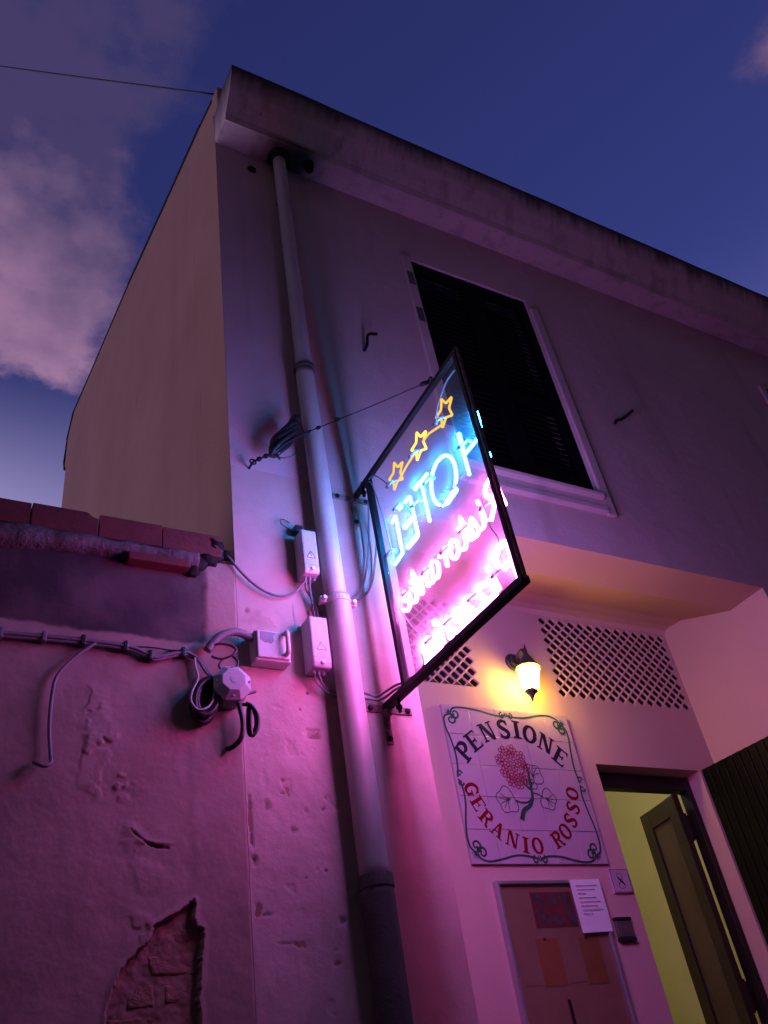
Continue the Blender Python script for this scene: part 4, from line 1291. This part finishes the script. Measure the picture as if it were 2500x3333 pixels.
# geranium
fl = Ink(YT-0.0008)
fcx, fcz = 2.664, 2.412
random.seed(11)
heads = [(0, 0)]+[(0.045*math.cos(a), 0.052*math.sin(a)) for a in [k*2*PI/5+0.3 for k in range(5)]]+[(0.078*math.cos(a), 0.088*math.sin(a)) for a in [k*2*PI/9 for k in range(9)]]
for (hx, hz_) in heads:
    cx, cz = fcx+hx*(1-0.2*(hz_ < 0)), fcz+hz_
    a0 = random.uniform(0, 2)
    for k in range(5):
        a = a0+k*2*PI/5
        rr_ = 0.023
        c1 = (cx+rr_*0.25*math.cos(a), cz+rr_*0.25*math.sin(a))
        pts = [c1, (cx+rr_*math.cos(a-.45), cz+rr_*math.sin(a-.45)), (cx+rr_*1.22*math.cos(a), cz+rr_*1.22*math.sin(a)), (cx+rr_*math.cos(a+.45), cz+rr_*math.sin(a+.45)), c1]
        fl.ribbon(pts, 0.0042, 3)
fo = fl.build('flower', 'paint_petal', tp); fo['label'] = 'painted red geranium bloom'
lv = Ink(YT-0.0008)
def leaf(cx, cz, r, rot):
    pts = []
    for k in range(28):
        a = rot+2*PI*k/28
        q = r*(1+0.10*math.cos(5*(a-rot)))*(1-0.45*math.exp(-((k-0)/2.2)**2)-0.45*math.exp(-((28-k)/2.2)**2))
        pts.append((cx+q*math.cos(a), cz+q*math.sin(a)))
    lv.ribbon(pts, 0.0046, 2, True)
    for k in range(5):
        a = rot+PI+(k-2)*0.55
        lv.ribbon([(cx+0.3*r*math.cos(rot), cz+0.3*r*math.sin(rot)), (cx+0.2*r*math.cos(a), cz+0.2*r*math.sin(a)), (cx+0.78*r*math.cos(a), cz+0.78*r*math.sin(a))], 0.004, 3)
leaf(2.588, 2.245, 0.062, 0.4)
leaf(2.828, 2.256, 0.052, 2.6)
leaf(2.775, 2.372, 0.058, -1.7)
leaf(2.752, 2.322, 0.03, -1.4)
lv.ribbon([(2.742, 2.300), (2.738, 2.262), (2.712, 2.222), (2.668, 2.196), (2.642, 2.150)], lambda u: 0.014+0.012*u, 5)
lv.ribbon([(2.726, 2.250), (2.700, 2.236), (2.660, 2.234), (2.630, 2.244)], 0.010, 4)
lv.ribbon([(2.740, 2.285), (2.775, 2.278), (2.806, 2.262)], 0.007, 4)
lv.ribbon([(2.742, 2.300), (2.716, 2.318), (2.700, 2.34)], 0.010, 4)
lv.ribbon([(2.742, 2.296), (2.750, 2.40), (2.742, 2.45)], lambda u: 0.018-0.012*u, 4)
lo_ = lv.build('stem_and_leaves', 'paint_green', tp); lo_['label'] = 'painted green geranium stem with three leaves'
# scrolled border
bd = Ink(YT-0.0008)
def spiral(cx, cz, a0, turns, r0, w=0.0062, sgn=1):
    n_ = 16
    pts = [(cx+(r0*(1-0.8*k/n_))*math.cos(a0+sgn*turns*2*PI*k/n_), cz+(r0*(1-0.8*k/n_))*math.sin(a0+sgn*turns*2*PI*k/n_)) for k in range(n_+1)]
    bd.ribbon(pts, lambda u: w*(1.1-0.5*u), 3)
WB = 0.0105
xm, zm = (TX0+TX1)/2-0.008, (TZ0+TZ1)/2
bd.ribbon([(2.358, 2.672), (2.375, 2.698), (2.43, 2.706), (2.523, 2.700), (2.60, 2.685), (2.655, 2.678), (2.69, 2.686)], WB)
bd.ribbon([(2.70, 2.686), (2.74, 2.678), (2.82, 2.682), (2.90, 2.700), (2.97, 2.706), (3.02, 2.692), (3.045, 2.664)], WB)
bd.ribbon([(2.352, 2.668), (2.316, 2.650), (2.312, 2.60), (2.330, 2.53), (2.340, 2.46), (2.336, 2.39), (2.326, 2.345)], WB)
bd.ribbon([(2.326, 2.336), (2.342, 2.29), (2.340, 2.22), (2.322, 2.14), (2.312, 2.07), (2.320, 2.02), (2.345, 1.998)], WB)
bd.ribbon([(3.050, 2.660), (3.072, 2.63), (3.074, 2.58), (3.062, 2.50), (3.056, 2.42), (3.064, 2.345)], WB)
bd.ribbon([(3.064, 2.336), (3.056, 2.28), (3.066, 2.20), (3.080, 2.12), (3.082, 2.05), (3.068, 2.005), (3.040, 1.99)], WB)
bd.ribbon([(2.350, 1.995), (2.365, 1.972), (2.41, 1.960), (2.48, 1.970), (2.56, 1.986), (2.63, 1.984), (2.685, 1.972)], WB)
bd.ribbon([(2.700, 1.972), (2.75, 1.984), (2.83, 1.980), (2.91, 1.962), (2.98, 1.958), (3.02, 1.970), (3.036, 1.990)], WB)
for (cx, cz, sx, sz) in ((2.352, 2.672, 1, -1), (3.048, 2.664, -1, -1), (2.348, 1.996, 1, 1), (3.038, 1.990, -1, 1)):
    spiral(cx+sx*0.030, cz+sz*0.002, PI if sx > 0 else 0, 1.2, 0.028, 0.0115, sx*sz*-1)
    spiral(cx+sx*0.002, cz+sz*0.034, PI/2 if sz < 0 else -PI/2, 1.2, 0.028, 0.0115, sx*sz)
    for k in range(5):
        a = math.atan2(-sz, -sx)+(k-2)*0.42
        bd.ribbon([(cx, cz), (cx+0.017*math.cos(a), cz+0.017*math.sin(a)), (cx+(0.03)*math.cos(a), cz+0.03*math.sin(a))], lambda u: 0.006*(1-u)+0.001, 3)
for (cx, cz, hor) in ((2.695, 2.690, 1), (2.692, 1.976, 1), (2.326, 2.340, 0), (3.064, 2.340, 0)):
    for s_ in (-1, 1):
        if hor:
            dzs = -1 if cz < 2.3 else 1
            spiral(cx+s_*0.024, cz-0.008, PI/2, 1.15, 0.018, 0.0085, -s_)
            bd.ribbon([(cx+s_*0.006, cz+0.010), (cx+s_*0.003, cz-0.014)], 0.006)
        else:
            spiral(cx+(0.010 if cx < 2.7 else 0.006), cz+s_*0.022, 0, 1.15, 0.017, 0.0085, s_)
bo = bd.build('border_scroll', 'paint_green', tp); bo['label'] = 'painted green scrollwork border'
sg = Ink(YT-0.0008)
for k in range(9):
    x = 2.82+k*0.0115
    sg.ribbon([(x, 1.966), (x+0.003, 1.971), (x+0.006, 1.966), (x+0.009, 1.970)], 0.0013, 2)
sg.build('signature', 'paint_green', tp)

# ------------------------------------------------------------------ notice board, paper, number, intercom
nb_ = thing('notice_board', (2.41, YB, 1.0), 'glazed notice board with faded red and orange posters below the tile panel', 'notice board')
bx0, bx1, bz0, bz1 = 2.408, 2.990, 1.02, 1.876
b = MB(); b.box(bx0+0.002, bx1-0.002, YB-0.012, YB-0.0006, bz0+0.002, bz1-0.002); b.build('back_panel', 'board_back', nb_)
for (xa, xb, za, zb) in ((bx0, bx0+0.016, bz0, bz1), (bx1-0.016, bx1, bz0, bz1), (bx0+0.0165, bx1-0.0165, bz1-0.016, bz1-0.0005), (bx0+0.0165, bx1-0.0165, bz0+0.0005, bz0+0.016)):
    b = MB(); b.box(xa, xb, YB-0.034, YB-0.0005, za, zb); b.build('frame_bar', 'aluminium', nb_, bevel=0.003)
b = MB(); b.box(bx0+0.017, bx1-0.017, YB-0.028, YB-0.025, bz0+0.017, bz1-0.017); b.build('glass_pane', 'clear_glass', nb_)
def sheet(name, x0, x1, z0, z1, mat, y, parent, sk=0.0):
    b = MB(); b.prism_y([(x0, z0), (x1, z0), (x1+sk, z1), (x0+sk, z1)], y-0.0008, y)
    return b.build(name, mat, parent)
ps = sheet('poster', 2.588, 2.826, 1.680, 1.828, 'poster_red', YB-0.0135, nb_); ps['label'] = 'dark red poster with small photographs'
for k, (x, z, w, h_) in enumerate(((2.60, 1.785, .042, .034), (2.628, 1.765, .034, .03), (2.690, 1.775, .042, .045), (2.752, 1.79, .045, .034), (2.775, 1.762, .04, .03), (2.60, 1.722, .04, .028), (2.635, 1.70, .036, .036), (2.608, 1.686, .03, .024), (2.690, 1.690, .052, .042), (2.772, 1.692, .046, .036), (2.775, 1.73, .04, .026))):
    sheet('photo', x, x+w, z, z+h_, 'photo_dark', YB-0.0146-0.00005*k, ps)
sheet('poster', 2.565, 2.685, 1.452, 1.636, 'poster_orange', YB-0.0135, nb_)['label'] = 'faded orange poster'
sheet('poster', 2.802, 2.915, 1.448, 1.636, 'poster_ochre', YB-0.0135, nb_)['label'] = 'faded ochre poster'
sheet('poster', 2.455, 2.55, 1.46, 1.634, 'board_back', YB-0.0135, nb_)['label'] = 'faded brown poster'
sheet('poster', 2.70, 2.79, 1.46, 1.64, 'board_back', YB-0.0139, nb_)['label'] = 'faded rust poster'
for (x, z) in ((2.612, 1.633), (2.845, 1.632)):
    b = MB(); b.lathe([(0.007, 0), (0.006, 0.004), (0.002, 0.005)], (x, YB-0.0145, z), (0, -1, 0), seg=8); b.build('pin', 'cable_black', nb_)
b = MB(); b.box(2.648, 2.664, YB-0.030, YB-0.0285, 1.20, 1.397); b.build('lock_bar', 'cable_black', nb_)
pn = thing('paper_notice', (2.82, YB-0.036, 1.65), 'white printed paper sheet taped over the corner of the notice board', 'paper')
b = MB()
vs, fs = [], []
for j in range(9):
    for i in range(5):
        u_, v_ = i/4, j/8
        vs.append((2.818+0.178*u_-0.001*v_, YB-0.0350-0.002*math.sin(v_*2.5)*u_-0.001*(1-v_)**2, 1.647+0.227*v_+0.002*u_))
for j in range(8):
    for i in range(4):
        a = j*5+i; fs.append((a, a+1, a+6, a+5))
b.add(vs, fs)
po = b.build('sheet', 'paper', pn)
mod = po.modifiers.new('thickness', 'SOLIDIFY'); mod.thickness = 0.0004
random.seed(5)
ik = Ink(YB-0.0385)
for r_, wds in enumerate((0.105, 0.098, 0.040, 0.088, 0.108, 0.086, 0.118, 0.046)):
    z = 1.846-r_*0.0175
    x = 2.846
    while x < 2.846+wds:
        w = random.uniform(0.008, 0.022)
        n_ = max(3, int(w/0.003))
        ik.ribbon([(x+w*k/n_, z+(0.0028 if k % 2 else -0.0028)*random.uniform(.6, 1.2)) for k in range(n_+1)], 0.0024, 2)
        x += w+0.004
ik.build('print', 'print_grey', pn)
hn = thing('house_number', (3.155, YB, 1.82), 'small white house number plate with an ornate 8 left of the door', 'sign')
b = MB(); b.box(3.096, 3.214, YB-0.012, YB-0.0005, 1.818, 1.928); b.build('plate', 'glazed_tile', hn, bevel=0.002)
ik = Ink(YB-0.0126)
for (a, b2) in (((3.100, 1.822), (3.210, 1.822)), ((3.100, 1.924), (3.210, 1.924)), ((3.100, 1.822), (3.100, 1.924)), ((3.210, 1.822), (3.210, 1.924))):
    ik.ribbon([a, b2], 0.0022)
ik.build('border_line', 'paint_navy', hn)
ik = Ink(YB-0.0126)
n_ = 28
ik.ribbon([(3.154+0.018*math.sin(2*a)*(1.1 if math.cos(a) < 0 else 0.9), 1.873+0.034*math.cos(a)) for a in [2*PI*k/n_ for k in range(n_+1)]], lambda u: 0.0022+0.009*max(0, math.cos(2*PI*(u-0.75)*1.0))**6+0.002*max(0, math.cos(2*PI*(u-.25)))**4, 2)
ik.build('numeral', 'paint_navy', hn)
ic = thing('intercom', (3.09, YB, 1.61), 'small steel intercom with black ends below the house number', 'intercom')
b = MB(); b.box(3.041, 3.137, YB-0.020, YB-0.0005, 1.626, 1.696); b.build('plate', 'brushed_steel', ic, bevel=0.004)
b = MB(); b.box(3.039, 3.139, YB-0.024, YB-0.0006, 1.697, 1.711); b.build('end_cap', 'cable_black', ic, bevel=0.003)
b = MB(); b.box(3.039, 3.139, YB-0.024, YB-0.0006, 1.609, 1.6255); b.build('end_cap', 'cable_black', ic, bevel=0.003)
b = MB(); b.box(3.062, 3.116, YB-0.022, YB-0.0205, 1.640, 1.684); b.build('push_button', 'photo_dark', ic)

# ------------------------------------------------------------------ electrical boxes on the facade
def power_box(x0, x1, z0, z1, lab):
    d = 0.082
    t_ = thing('transformer_box', ((x0+x1)/2, 0, z0), lab, 'electrical box', 'grey boxes feeding the neon sign')
    b = MB()
    b.prism_x([(-0.004, z0+0.004), (-d+0.006, z0+0.004), (-d, z0+0.022), (-d, z1-0.003), (-0.004, z1)], x0, x1)
    b.build('case', 'grey_plastic', t_, bevel=0.006)
    b = MB(); b.box(x0+0.004, x1-0.004, -0.004, 0.0, z0+0.008, z1-0.006); b.build('mounting_plate', 'label_grey', t_)
    xm, zt = (x0+x1)/2, z0+0.085
    y = -d-0.0006
    ik = Ink(y)
    ik.ribbon([(xm-0.017, zt-0.013), (xm+0.017, zt-0.013)], 0.003); ik.ribbon([(xm+0.017, zt-0.013), (xm, zt+0.018)], 0.003); ik.ribbon([(xm, zt+0.018), (xm-0.017, zt-0.013)], 0.003)
    ik.ribbon([(xm+0.001, zt+0.010), (xm-0.003, zt+0.001), (xm+0.003, zt+0.001), (xm-0.001, zt-0.009)], 0.0024, 2)
    w = ik.build('warning_triangle', 'ink', t_)
    b = MB(); b.add([(xm-0.017, y+0.0003, zt-0.013), (xm+0.017, y+0.0003, zt-0.013), (xm, y+0.0003, zt+0.018)], [(0, 1, 2)]); b.build('triangle_field', 'paper', w)
    b = MB(); b.lathe([(0.0085, 0), (0.0085, 0.004), (0.006, 0.006)], (xm+0.002, -d, z0+0.022), (0, -1, 0), seg=12)
    b.build('screw', 'paper', t_)
    ik = Ink(y); ik.ribbon([(x0+0.004, z0+0.040), (x1-0.004, z0+0.040)], 0.0012); ik.build('lid_seam', 'label_grey', t_)
    for k in range(3):
        b = MB(); b.lathe([(0.006, 0), (0.006, -0.012), (0.004, -0.014)], (x0+0.016+k*0.018, -0.045, z0+0.004), seg=8); b.build('cable_gland', 'label_grey', t_)
    return t_
power_box(1.226, 1.290, 2.762, 2.970, 'upper grey electrical box with warning triangle left of the downpipe')
power_box(1.221, 1.294, 2.362, 2.574, 'lower grey electrical box with warning triangle left of the downpipe')
fu = thing('fuse_box', (1.083, 0, 2.38), 'square painted metal fuse box with a handle bar and peeled label', 'electrical box')
b = MB(); b.box(1.016, 1.149, -0.058, 0.0, 2.380, 2.498); b.build('case', 'box_enamel', fu, bevel=0.006)
b = MB(); b.box(1.022, 1.143, -0.066, -0.0585, 2.388, 2.494); b.build('lid', 'box_enamel', fu, bevel=0.004)
b = MB(); b.tube(smooth_path([(1.126, -0.066, 2.404), (1.126, -0.088, 2.410), (1.126, -0.090, 2.45), (1.126, -0.088, 2.482), (1.126, -0.066, 2.488)], 5), 0.0085, 10); b.build('handle', 'box_enamel', fu, smooth=True)
b = MB(); b.prism_y([(1.033, 2.455), (1.040, 2.452), (1.050, 2.444), (1.060, 2.447), (1.072, 2.442), (1.084, 2.454), (1.082, 2.472), (1.090, 2.486), (1.070, 2.489), (1.036, 2.488)], -0.0668, -0.0662); b.build('peeled_label', 'label_grey', fu)
b = MB(); b.lathe([(0.005, 0), (0.005, 0.006)], (1.152, -0.03, 2.405), (1, 0, 0), seg=8); b.build('latch', 'steel_dark', fu)
jb = thing('junction_box', (0.925, 0, 2.27), 'octagonal grey junction box hanging off the wall among loose cables', 'junction box')
JC = Vector((0.925, -0.035, 2.268))
jax = Vector((-0.10, -1.0, 0.06)).normalized()
def octa(prof, name, mat):
    b = MB()
    e1 = jax.cross(Vector((0, 0, 1))).normalized(); e2 = e1.cross(jax)
    vs, fs = [], []
    for (r, h) in prof:
        for k in range(8):
            a = PI/8+k*PI/4
            vs.append(JC+jax*h+e1*(r*math.cos(a))+e2*(r*math.sin(a)))
    for i in range(len(prof)-1):
        for k in range(8):
            fs.append((i*8+k, i*8+(k+1) % 8, (i+1)*8+(k+1) % 8, (i+1)*8+k))
    fs.append(tuple(range((len(prof)-1)*8, len(prof)*8))); fs.append(tuple(range(7, -1, -1)))
    b.add(vs, fs)
    return b.build(name, mat, jb, bevel=0.0015)
octa([(0.060, -0.03), (0.062, 0.032)], 'base', 'label_grey')
octa([(0.066, 0.033), (0.067, 0.043), (0.060, 0.048), (0.042, 0.066), (0.040, 0.067)], 'cover', 'grey_plastic')
b = MB(); b.lathe([(0.013, 0), (0.013, 0.0012), (0.010, 0.0015)], JC+jax*0.067, jax, seg=18); b.build('knockout_ring', 'grey_plastic', jb)
for k in range(4):
    a = k*PI/2
    e1 = jax.cross(Vector((0, 0, 1))).normalized(); e2 = e1.cross(jax)
    b = MB(); b.lathe([(0.0045, 0), (0.0045, 0.003)], JC+jax*0.052+e1*0.053*math.cos(a)+e2*0.053*math.sin(a), jax, seg=8); b.build('screw', 'label_grey', jb)
b = MB(); b.tube([(0.985, -0.045, 2.255), (1.012, -0.05, 2.262)], 0.006, 8); b.build('spigot', 'label_grey', jb)
b = MB(); b.lathe([(0.014, 0), (0.014, 0.02), (0.012, 0.022)], (0.862, -0.035, 2.296), (0.5, 0, -0.35), seg=10); b.build('cable_gland', 'cable_black', jb)

# ------------------------------------------------------------------ cables
def cable(name, label, strands, mat, r=0.0045, cat='cable', group=None, sub=6, single=True):
    p0 = strands[0][0]
    if len(strands) == 1:
        b = MB(); b.tube(smooth_path(strands[0], sub), r, 8)
        o_ = b.build(name, mat, None, smooth=True)
        return tag(o_, label, cat, group)
    t_ = thing(name, p0, label, cat, group)
    for s in strands:
        b = MB(); b.tube(smooth_path(s, sub), r, 8); b.build('strand', mat, t_, smooth=True)
    return t_
base = [(-0.35, 2.386), (-0.1, 2.390), (0.208, 2.393), (0.336, 2.397), (0.470, 2.399), (0.591, 2.395), (0.650, 2.378), (0.683, 2.366), (0.735, 2.384), (0.782, 2.397), (0.806, 2.389)]
S_ = []
for k, (oz, oy) in enumerate(((0.008, -0.012), (0.0, -0.018), (-0.008, -0.013))):
    pth = [(x, oy-0.004, z+oz*(1.0-0.3*sm(0.6, 0.8, x))) for x, z in base]
    tail = [[(0.835, -0.025, 2.372), (0.862, -0.035, 2.318)], [(0.830, -0.03, 2.366), (0.850, -0.04, 2.325), (0.866, -0.042, 2.305)], [(0.825, -0.03, 2.364), (0.842, -0.04, 2.325), (0.866, -0.040, 2.298)]][k]
    S_.append(pth+tail)
cb = cable('cable_bundle', 'bundle of grey cables clipped along the low wall to the junction box', S_, 'cable_grey', 0.0052, 'cable')
for x, z in ((-0.1, 2.390), (0.21, 2.393), (0.335, 2.397), (0.452, 2.399), (0.585, 2.395), (0.665, 2.371), (0.775, 2.396)):
    b = MB(); b.prism_y([(x-0.007, z-0.017), (x+0.007, z-0.017), (x+0.007, z+0.019), (x-0.007, z+0.019)], -0.029, 0.0); b.build('clip', 'cable_black' if x > 0.44 else 'cable_grey', cb, bevel=0.003)
for x in (0.492, 0.495):
    pass
cable('thin_wire', 'thin wire strung above the cable bundle on the low wall', [[(0.60, -0.012, 2.402), (0.68, -0.015, 2.405), (0.74, -0.012, 2.404), (0.79, -0.012, 2.412)]], 'cable_black', 0.0028, 'wire')
for (x, z) in ((0.738, 2.404), (0.787, 2.411)):
    b = MB(); b.lathe([(0.006, 0), (0.007, 0.008), (0.003, 0.012)], (x, -0.0, z), (0, -1, 0), seg=8)
    q_ = b.build('wall_nail', 'cable_black', None); tag(q_, 'nail head holding the thin wire, '+('left one' if x < 0.76 else 'right one'), 'nail', 'nails along the thin wire')
cable('branch_cable', 'single dark cable hanging from the bundle and ending in a hook on the low wall', [[(0.490, -0.022, 2.394), (0.470, -0.022, 2.376), (0.433, -0.02, 2.339), (0.386, -0.02, 2.272), (0.375, -0.021, 2.202), (0.376, -0.02, 2.103), (0.386, -0.022, 2.02), (0.388, -0.03, 1.990), (0.372, -0.034, 1.978), (0.352, -0.03, 1.985), (0.345, -0.01, 1.998)]], 'cable_grey', 0.0058)
hs = cable('corrugated_hose', 'thick grey conduit hose arching from the fuse box to the cables', [[(1.016, -0.035, 2.470), (0.985, -0.040, 2.482), (0.945, -0.045, 2.484), (0.900, -0.045, 2.464), (0.870, -0.040, 2.432), (0.852, -0.035, 2.405)]], 'cable_grey', 0.0145, 'conduit')
cable('pale_cable_loop', 'pale thin cable hanging in a loop left of the octagonal box', [[(0.812, -0.03, 2.375), (0.806, -0.05, 2.335), (0.811, -0.06, 2.285), (0.790, -0.065, 2.235), (0.786, -0.065, 2.200), (0.806, -0.065, 2.174), (0.836, -0.065, 2.180), (0.858, -0.06, 2.208), (0.866, -0.05, 2.240)]], 'cable_light', 0.0035)
ck = []
random.seed(9)
for k in range(7):
    ph = random.uniform(-.2, .2)
    cx, cz = 0.846+random.uniform(-.006, .006), 2.232+random.uniform(-.012, .006)
    rx, rz = 0.034+random.uniform(-.006, .006), 0.070+random.uniform(-.010, .008)
    ck.append([(cx+rx*math.sin(a)+0.012*math.cos(a), -0.012-0.007*k, cz+rz*math.cos(a)) for a in [ph+2*PI*i/12 for i in range(13)]])
cable('black_cable_coil', 'black coil of spare cable hanging behind the octagonal box', ck, 'cable_black', 0.0085, 'cable')
cable('black_cable_loop', 'black cable drooping straight down below the octagonal box', [[(0.950, -0.05, 2.212), (0.958, -0.055, 2.160), (0.958, -0.055, 2.118), (0.950, -0.05, 2.088), (0.930, -0.03, 2.070), (0.918, -0.01, 2.072)]], 'cable_black', 0.0085)
lp = cable('black_cable_bight', 'doubled black cable hanging in a narrow bight right of the octagonal box', [[(0.962, -0.05, 2.212), (0.985, -0.055, 2.205), (1.002, -0.055, 2.180), (1.004, -0.055, 2.140), (0.992, -0.05, 2.108), (0.980, -0.05, 2.112), (0.978, -0.05, 2.150), (0.982, -0.05, 2.20)], [(0.970, -0.06, 2.212), (0.990, -0.065, 2.20), (1.008, -0.065, 2.170), (1.006, -0.065, 2.130), (0.990, -0.06, 2.100), (0.984, -0.06, 2.115), (0.984, -0.06, 2.16), (0.988, -0.06, 2.19)]], 'cable_black', 0.0062)
cable('loose_cable_end', 'dark loose cable curling above the octagonal box', [[(0.850, -0.03, 2.410), (0.880, -0.05, 2.425), (0.925, -0.055, 2.424), (0.948, -0.055, 2.410), (0.935, -0.055, 2.388), (0.900, -0.05, 2.372), (0.875, -0.05, 2.372), (0.862, -0.05, 2.378)], [(0.905, -0.045, 2.376), (0.890, -0.045, 2.352), (0.893, -0.045, 2.336)], [(0.935, -0.052, 2.386), (0.953, -0.052, 2.366), (0.945, -0.05, 2.34)]], 'cable_black', 0.0042)
cc = cable('wall_cable', 'grey cable sagging across the facade to the upper electrical box', [[(0.900, -0.015, 2.855), (0.946, -0.018, 2.822), (0.985, -0.018, 2.772), (1.034, -0.018, 2.722), (1.090, -0.018, 2.689), (1.149, -0.018, 2.681), (1.200, -0.022, 2.702), (1.228, -0.032, 2.735), (1.243, -0.045, 2.752)]], 'cable_grey', 0.0048)
cable('box_link_cable', 'pair of cables joining the two electrical boxes', [[(1.258, -0.045, 2.752), (1.262, -0.035, 2.70), (1.272, -0.025, 2.64), (1.272, -0.03, 2.58)], [(1.243, -0.045, 2.752), (1.248, -0.03, 2.722), (1.262, -0.025, 2.70), (1.285, -0.022, 2.66), (1.29, -0.02, 2.60)]], 'cable_grey', 0.0042)
cable('box_tail_cable', 'short cables dropping from the lower electrical box behind the downpipe', [[(1.238, -0.045, 2.352), (1.250, -0.035, 2.325), (1.290, -0.025, 2.300), (1.33, -0.015, 2.285)], [(1.256, -0.045, 2.352), (1.268, -0.035, 2.33), (1.30, -0.02, 2.31), (1.34, -0.012, 2.305)]], 'cable_grey', 0.0036)
bs = MB(); bs.box(1.222, 1.255, -0.045, 0.0, 2.985, 3.015)
blk = thing('cable_stub', (1.24, 0, 3.0), 'small black wire terminal above the upper electrical box', 'terminal')
bs.build('block', 'cable_black', blk, bevel=0.004)
b = MB(); b.tube(smooth_path([(1.225, -0.03, 2.99), (1.195, -0.03, 3.00), (1.172, -0.025, 3.02), (1.172, -0.02, 3.045), (1.19, -0.015, 3.052), (1.215, -0.01, 3.045)], 5), 0.0018, 6); b.build('wire_end', 'cable_black', blk, smooth=True)

# ------------------------------------------------------------------ stay wire of the sign
sw = thing('stay_wire', (1.055, 0, 3.30), 'thin stay wire with knotted black tensioner bracing the neon sign', 'wire')
P_a, P_k, P_e = Vector((1.060, -0.045, 3.300)), Vector((1.205, -0.10, 3.385)), Vector((SX, -0.703, 3.292))
b = MB(); b.tube([(1.060, 0.0, 3.300), (1.060, -0.04, 3.300)], 0.005, 8)
b.tube([(1.060+0.013*math.cos(a), -0.045, 3.300+0.013*math.sin(a)) for a in [2*PI*k/12 for k in range(12)]], 0.0035, 6, closed=True); b.build('eye_hook', 'steel_dark', sw, smooth=True)
def lerp3(a, b, u): return a+(b-a)*u
P_m = Vector((1.130, -0.065, 3.345))
b = MB(); b.tube([P_a, P_m], 0.0045, 6)
for u in (0.35, 0.75):
    b.lathe([(0.009, -0.008), (0.011, 0), (0.009, 0.008)], lerp3(P_a, P_m, u), P_m-P_a, seg=8)
b.build('chain_link', 'steel_dark', sw, smooth=True)
b = MB()
axis = (Vector((1.290, -0.145, 3.455))-P_m)
L0, L1 = Vector((1.142, -0.065, 3.335)), Vector((1.262, -0.085, 3.590))
for k in range(16):      # knotted tangle of black strands, standing up from the wire
    pts = []
    ph = random.uniform(0, 6)
    rr0 = random.uniform(0.010, 0.040)
    sw_ = random.uniform(3, 7)
    for i in range(9):
        u = i/8
        rr_ = rr0*(0.45+math.sin(PI*min(1, u*1.15)))
        c_ = L0.lerp(L1, 0.02+random.uniform(.88, .98)*u)
        pts.append(c_+Vector((rr_*math.cos(ph+u*sw_), rr_*0.8*math.sin(ph+u*sw_), 0.5*rr_*math.sin(ph+u*sw_+1))))
    b.tube(smooth_path(pts, 3), random.uniform(0.007, 0.0115), 6)
b.tube([P_m, L0.lerp(L1, 0.25), P_m+axis], 0.006, 6)
b.build('tensioner', 'cable_black', sw, smooth=True)
for pts in ([(1.16, -0.08, 3.355), (1.15, -0.085, 3.325), (1.165, -0.085, 3.305)], [(1.145, -0.075, 3.35), (1.15, -0.09, 3.315), (1.185, -0.095, 3.315), (1.225, -0.11, 3.335), (1.232, -0.115, 3.37)], [(1.265, -0.13, 3.45), (1.255, -0.13, 3.49), (1.238, -0.12, 3.515)], [(1.22, -0.11, 3.41), (1.212, -0.11, 3.445), (1.232, -0.115, 3.47)]):
    b = MB(); b.tube(smooth_path(pts, 4), 0.0032, 6); b.build('loose_strand', 'cable_black', sw, smooth=True)
b = MB()
Q0, Q1 = P_m+axis, P_e
b.tube([Q0, lerp3(Q0, Q1, 0.5)+Vector((0, 0, -0.004)), Q1], 0.0022, 6); b.build('wire', 'steel_dark', sw, smooth=True)
for u in (0.07, 0.24):
    c_ = lerp3(Q0, Q1, u)
    b = MB(); b.lathe([(0.007, -0.010), (0.009, 0), (0.006, 0.010)], c_, Q1-Q0, seg=8); b.build('wire_clamp', 'steel_dark', sw)
c_ = lerp3(Q0, Q1, 0.955)
b = MB(); b.lathe([(0.008, -0.02), (0.010, 0), (0.006, 0.016)], c_, Q1-Q0, seg=8); b.build('wire_clamp', 'steel_dark', sw)
b = MB(); b.tube([(SX-0.004, -0.703+0.012*math.cos(a), 3.292+0.014*math.sin(a)) for a in [2*PI*k/12 for k in range(12)]], 0.0035, 6, closed=True); b.build('end_ring', 'steel_dark', sw, smooth=True)

# ------------------------------------------------------------------ iron hooks, overhead wire
hk = MB(); hk.tube(smooth_path([(1.740, 0.01, 4.292), (1.738, -0.03, 4.290), (1.738, -0.045, 4.310), (1.745, -0.045, 4.355), (1.760, -0.050, 4.375), (1.800, -0.055, 4.383)], 4), 0.0085, 8)
tag(hk.build('iron_hook', 'steel_dark', None, smooth=True), 'rusty bent iron hook on the facade left of the shuttered window', 'hook')
hk = MB(); hk.tube(smooth_path([(3.470, 0.01, 4.318), (3.450, -0.03, 4.310), (3.462, -0.05, 4.300), (3.510, -0.06, 4.335), (3.585, -0.065, 4.400)], 4), 0.010, 8)
tag(hk.build('iron_hook', 'steel_dark', None, smooth=True), 'small iron hook on the facade right of the shuttered window', 'hook')
W0, W1 = Vector((0.985, -0.02, 6.325)), Vector((-1.057, 1.352, 7.881))
b = MB()
b.tube([W0+(W1-W0)*(k/24)+Vector((0, 0, -0.012*math.sin(PI*k/24))) for k in range(25)], 0.0065, 6)
tag(b.build('overhead_wire', 'cable_black', None, smooth=True), 'overhead wire running from the roof corner across the sky', 'wire')
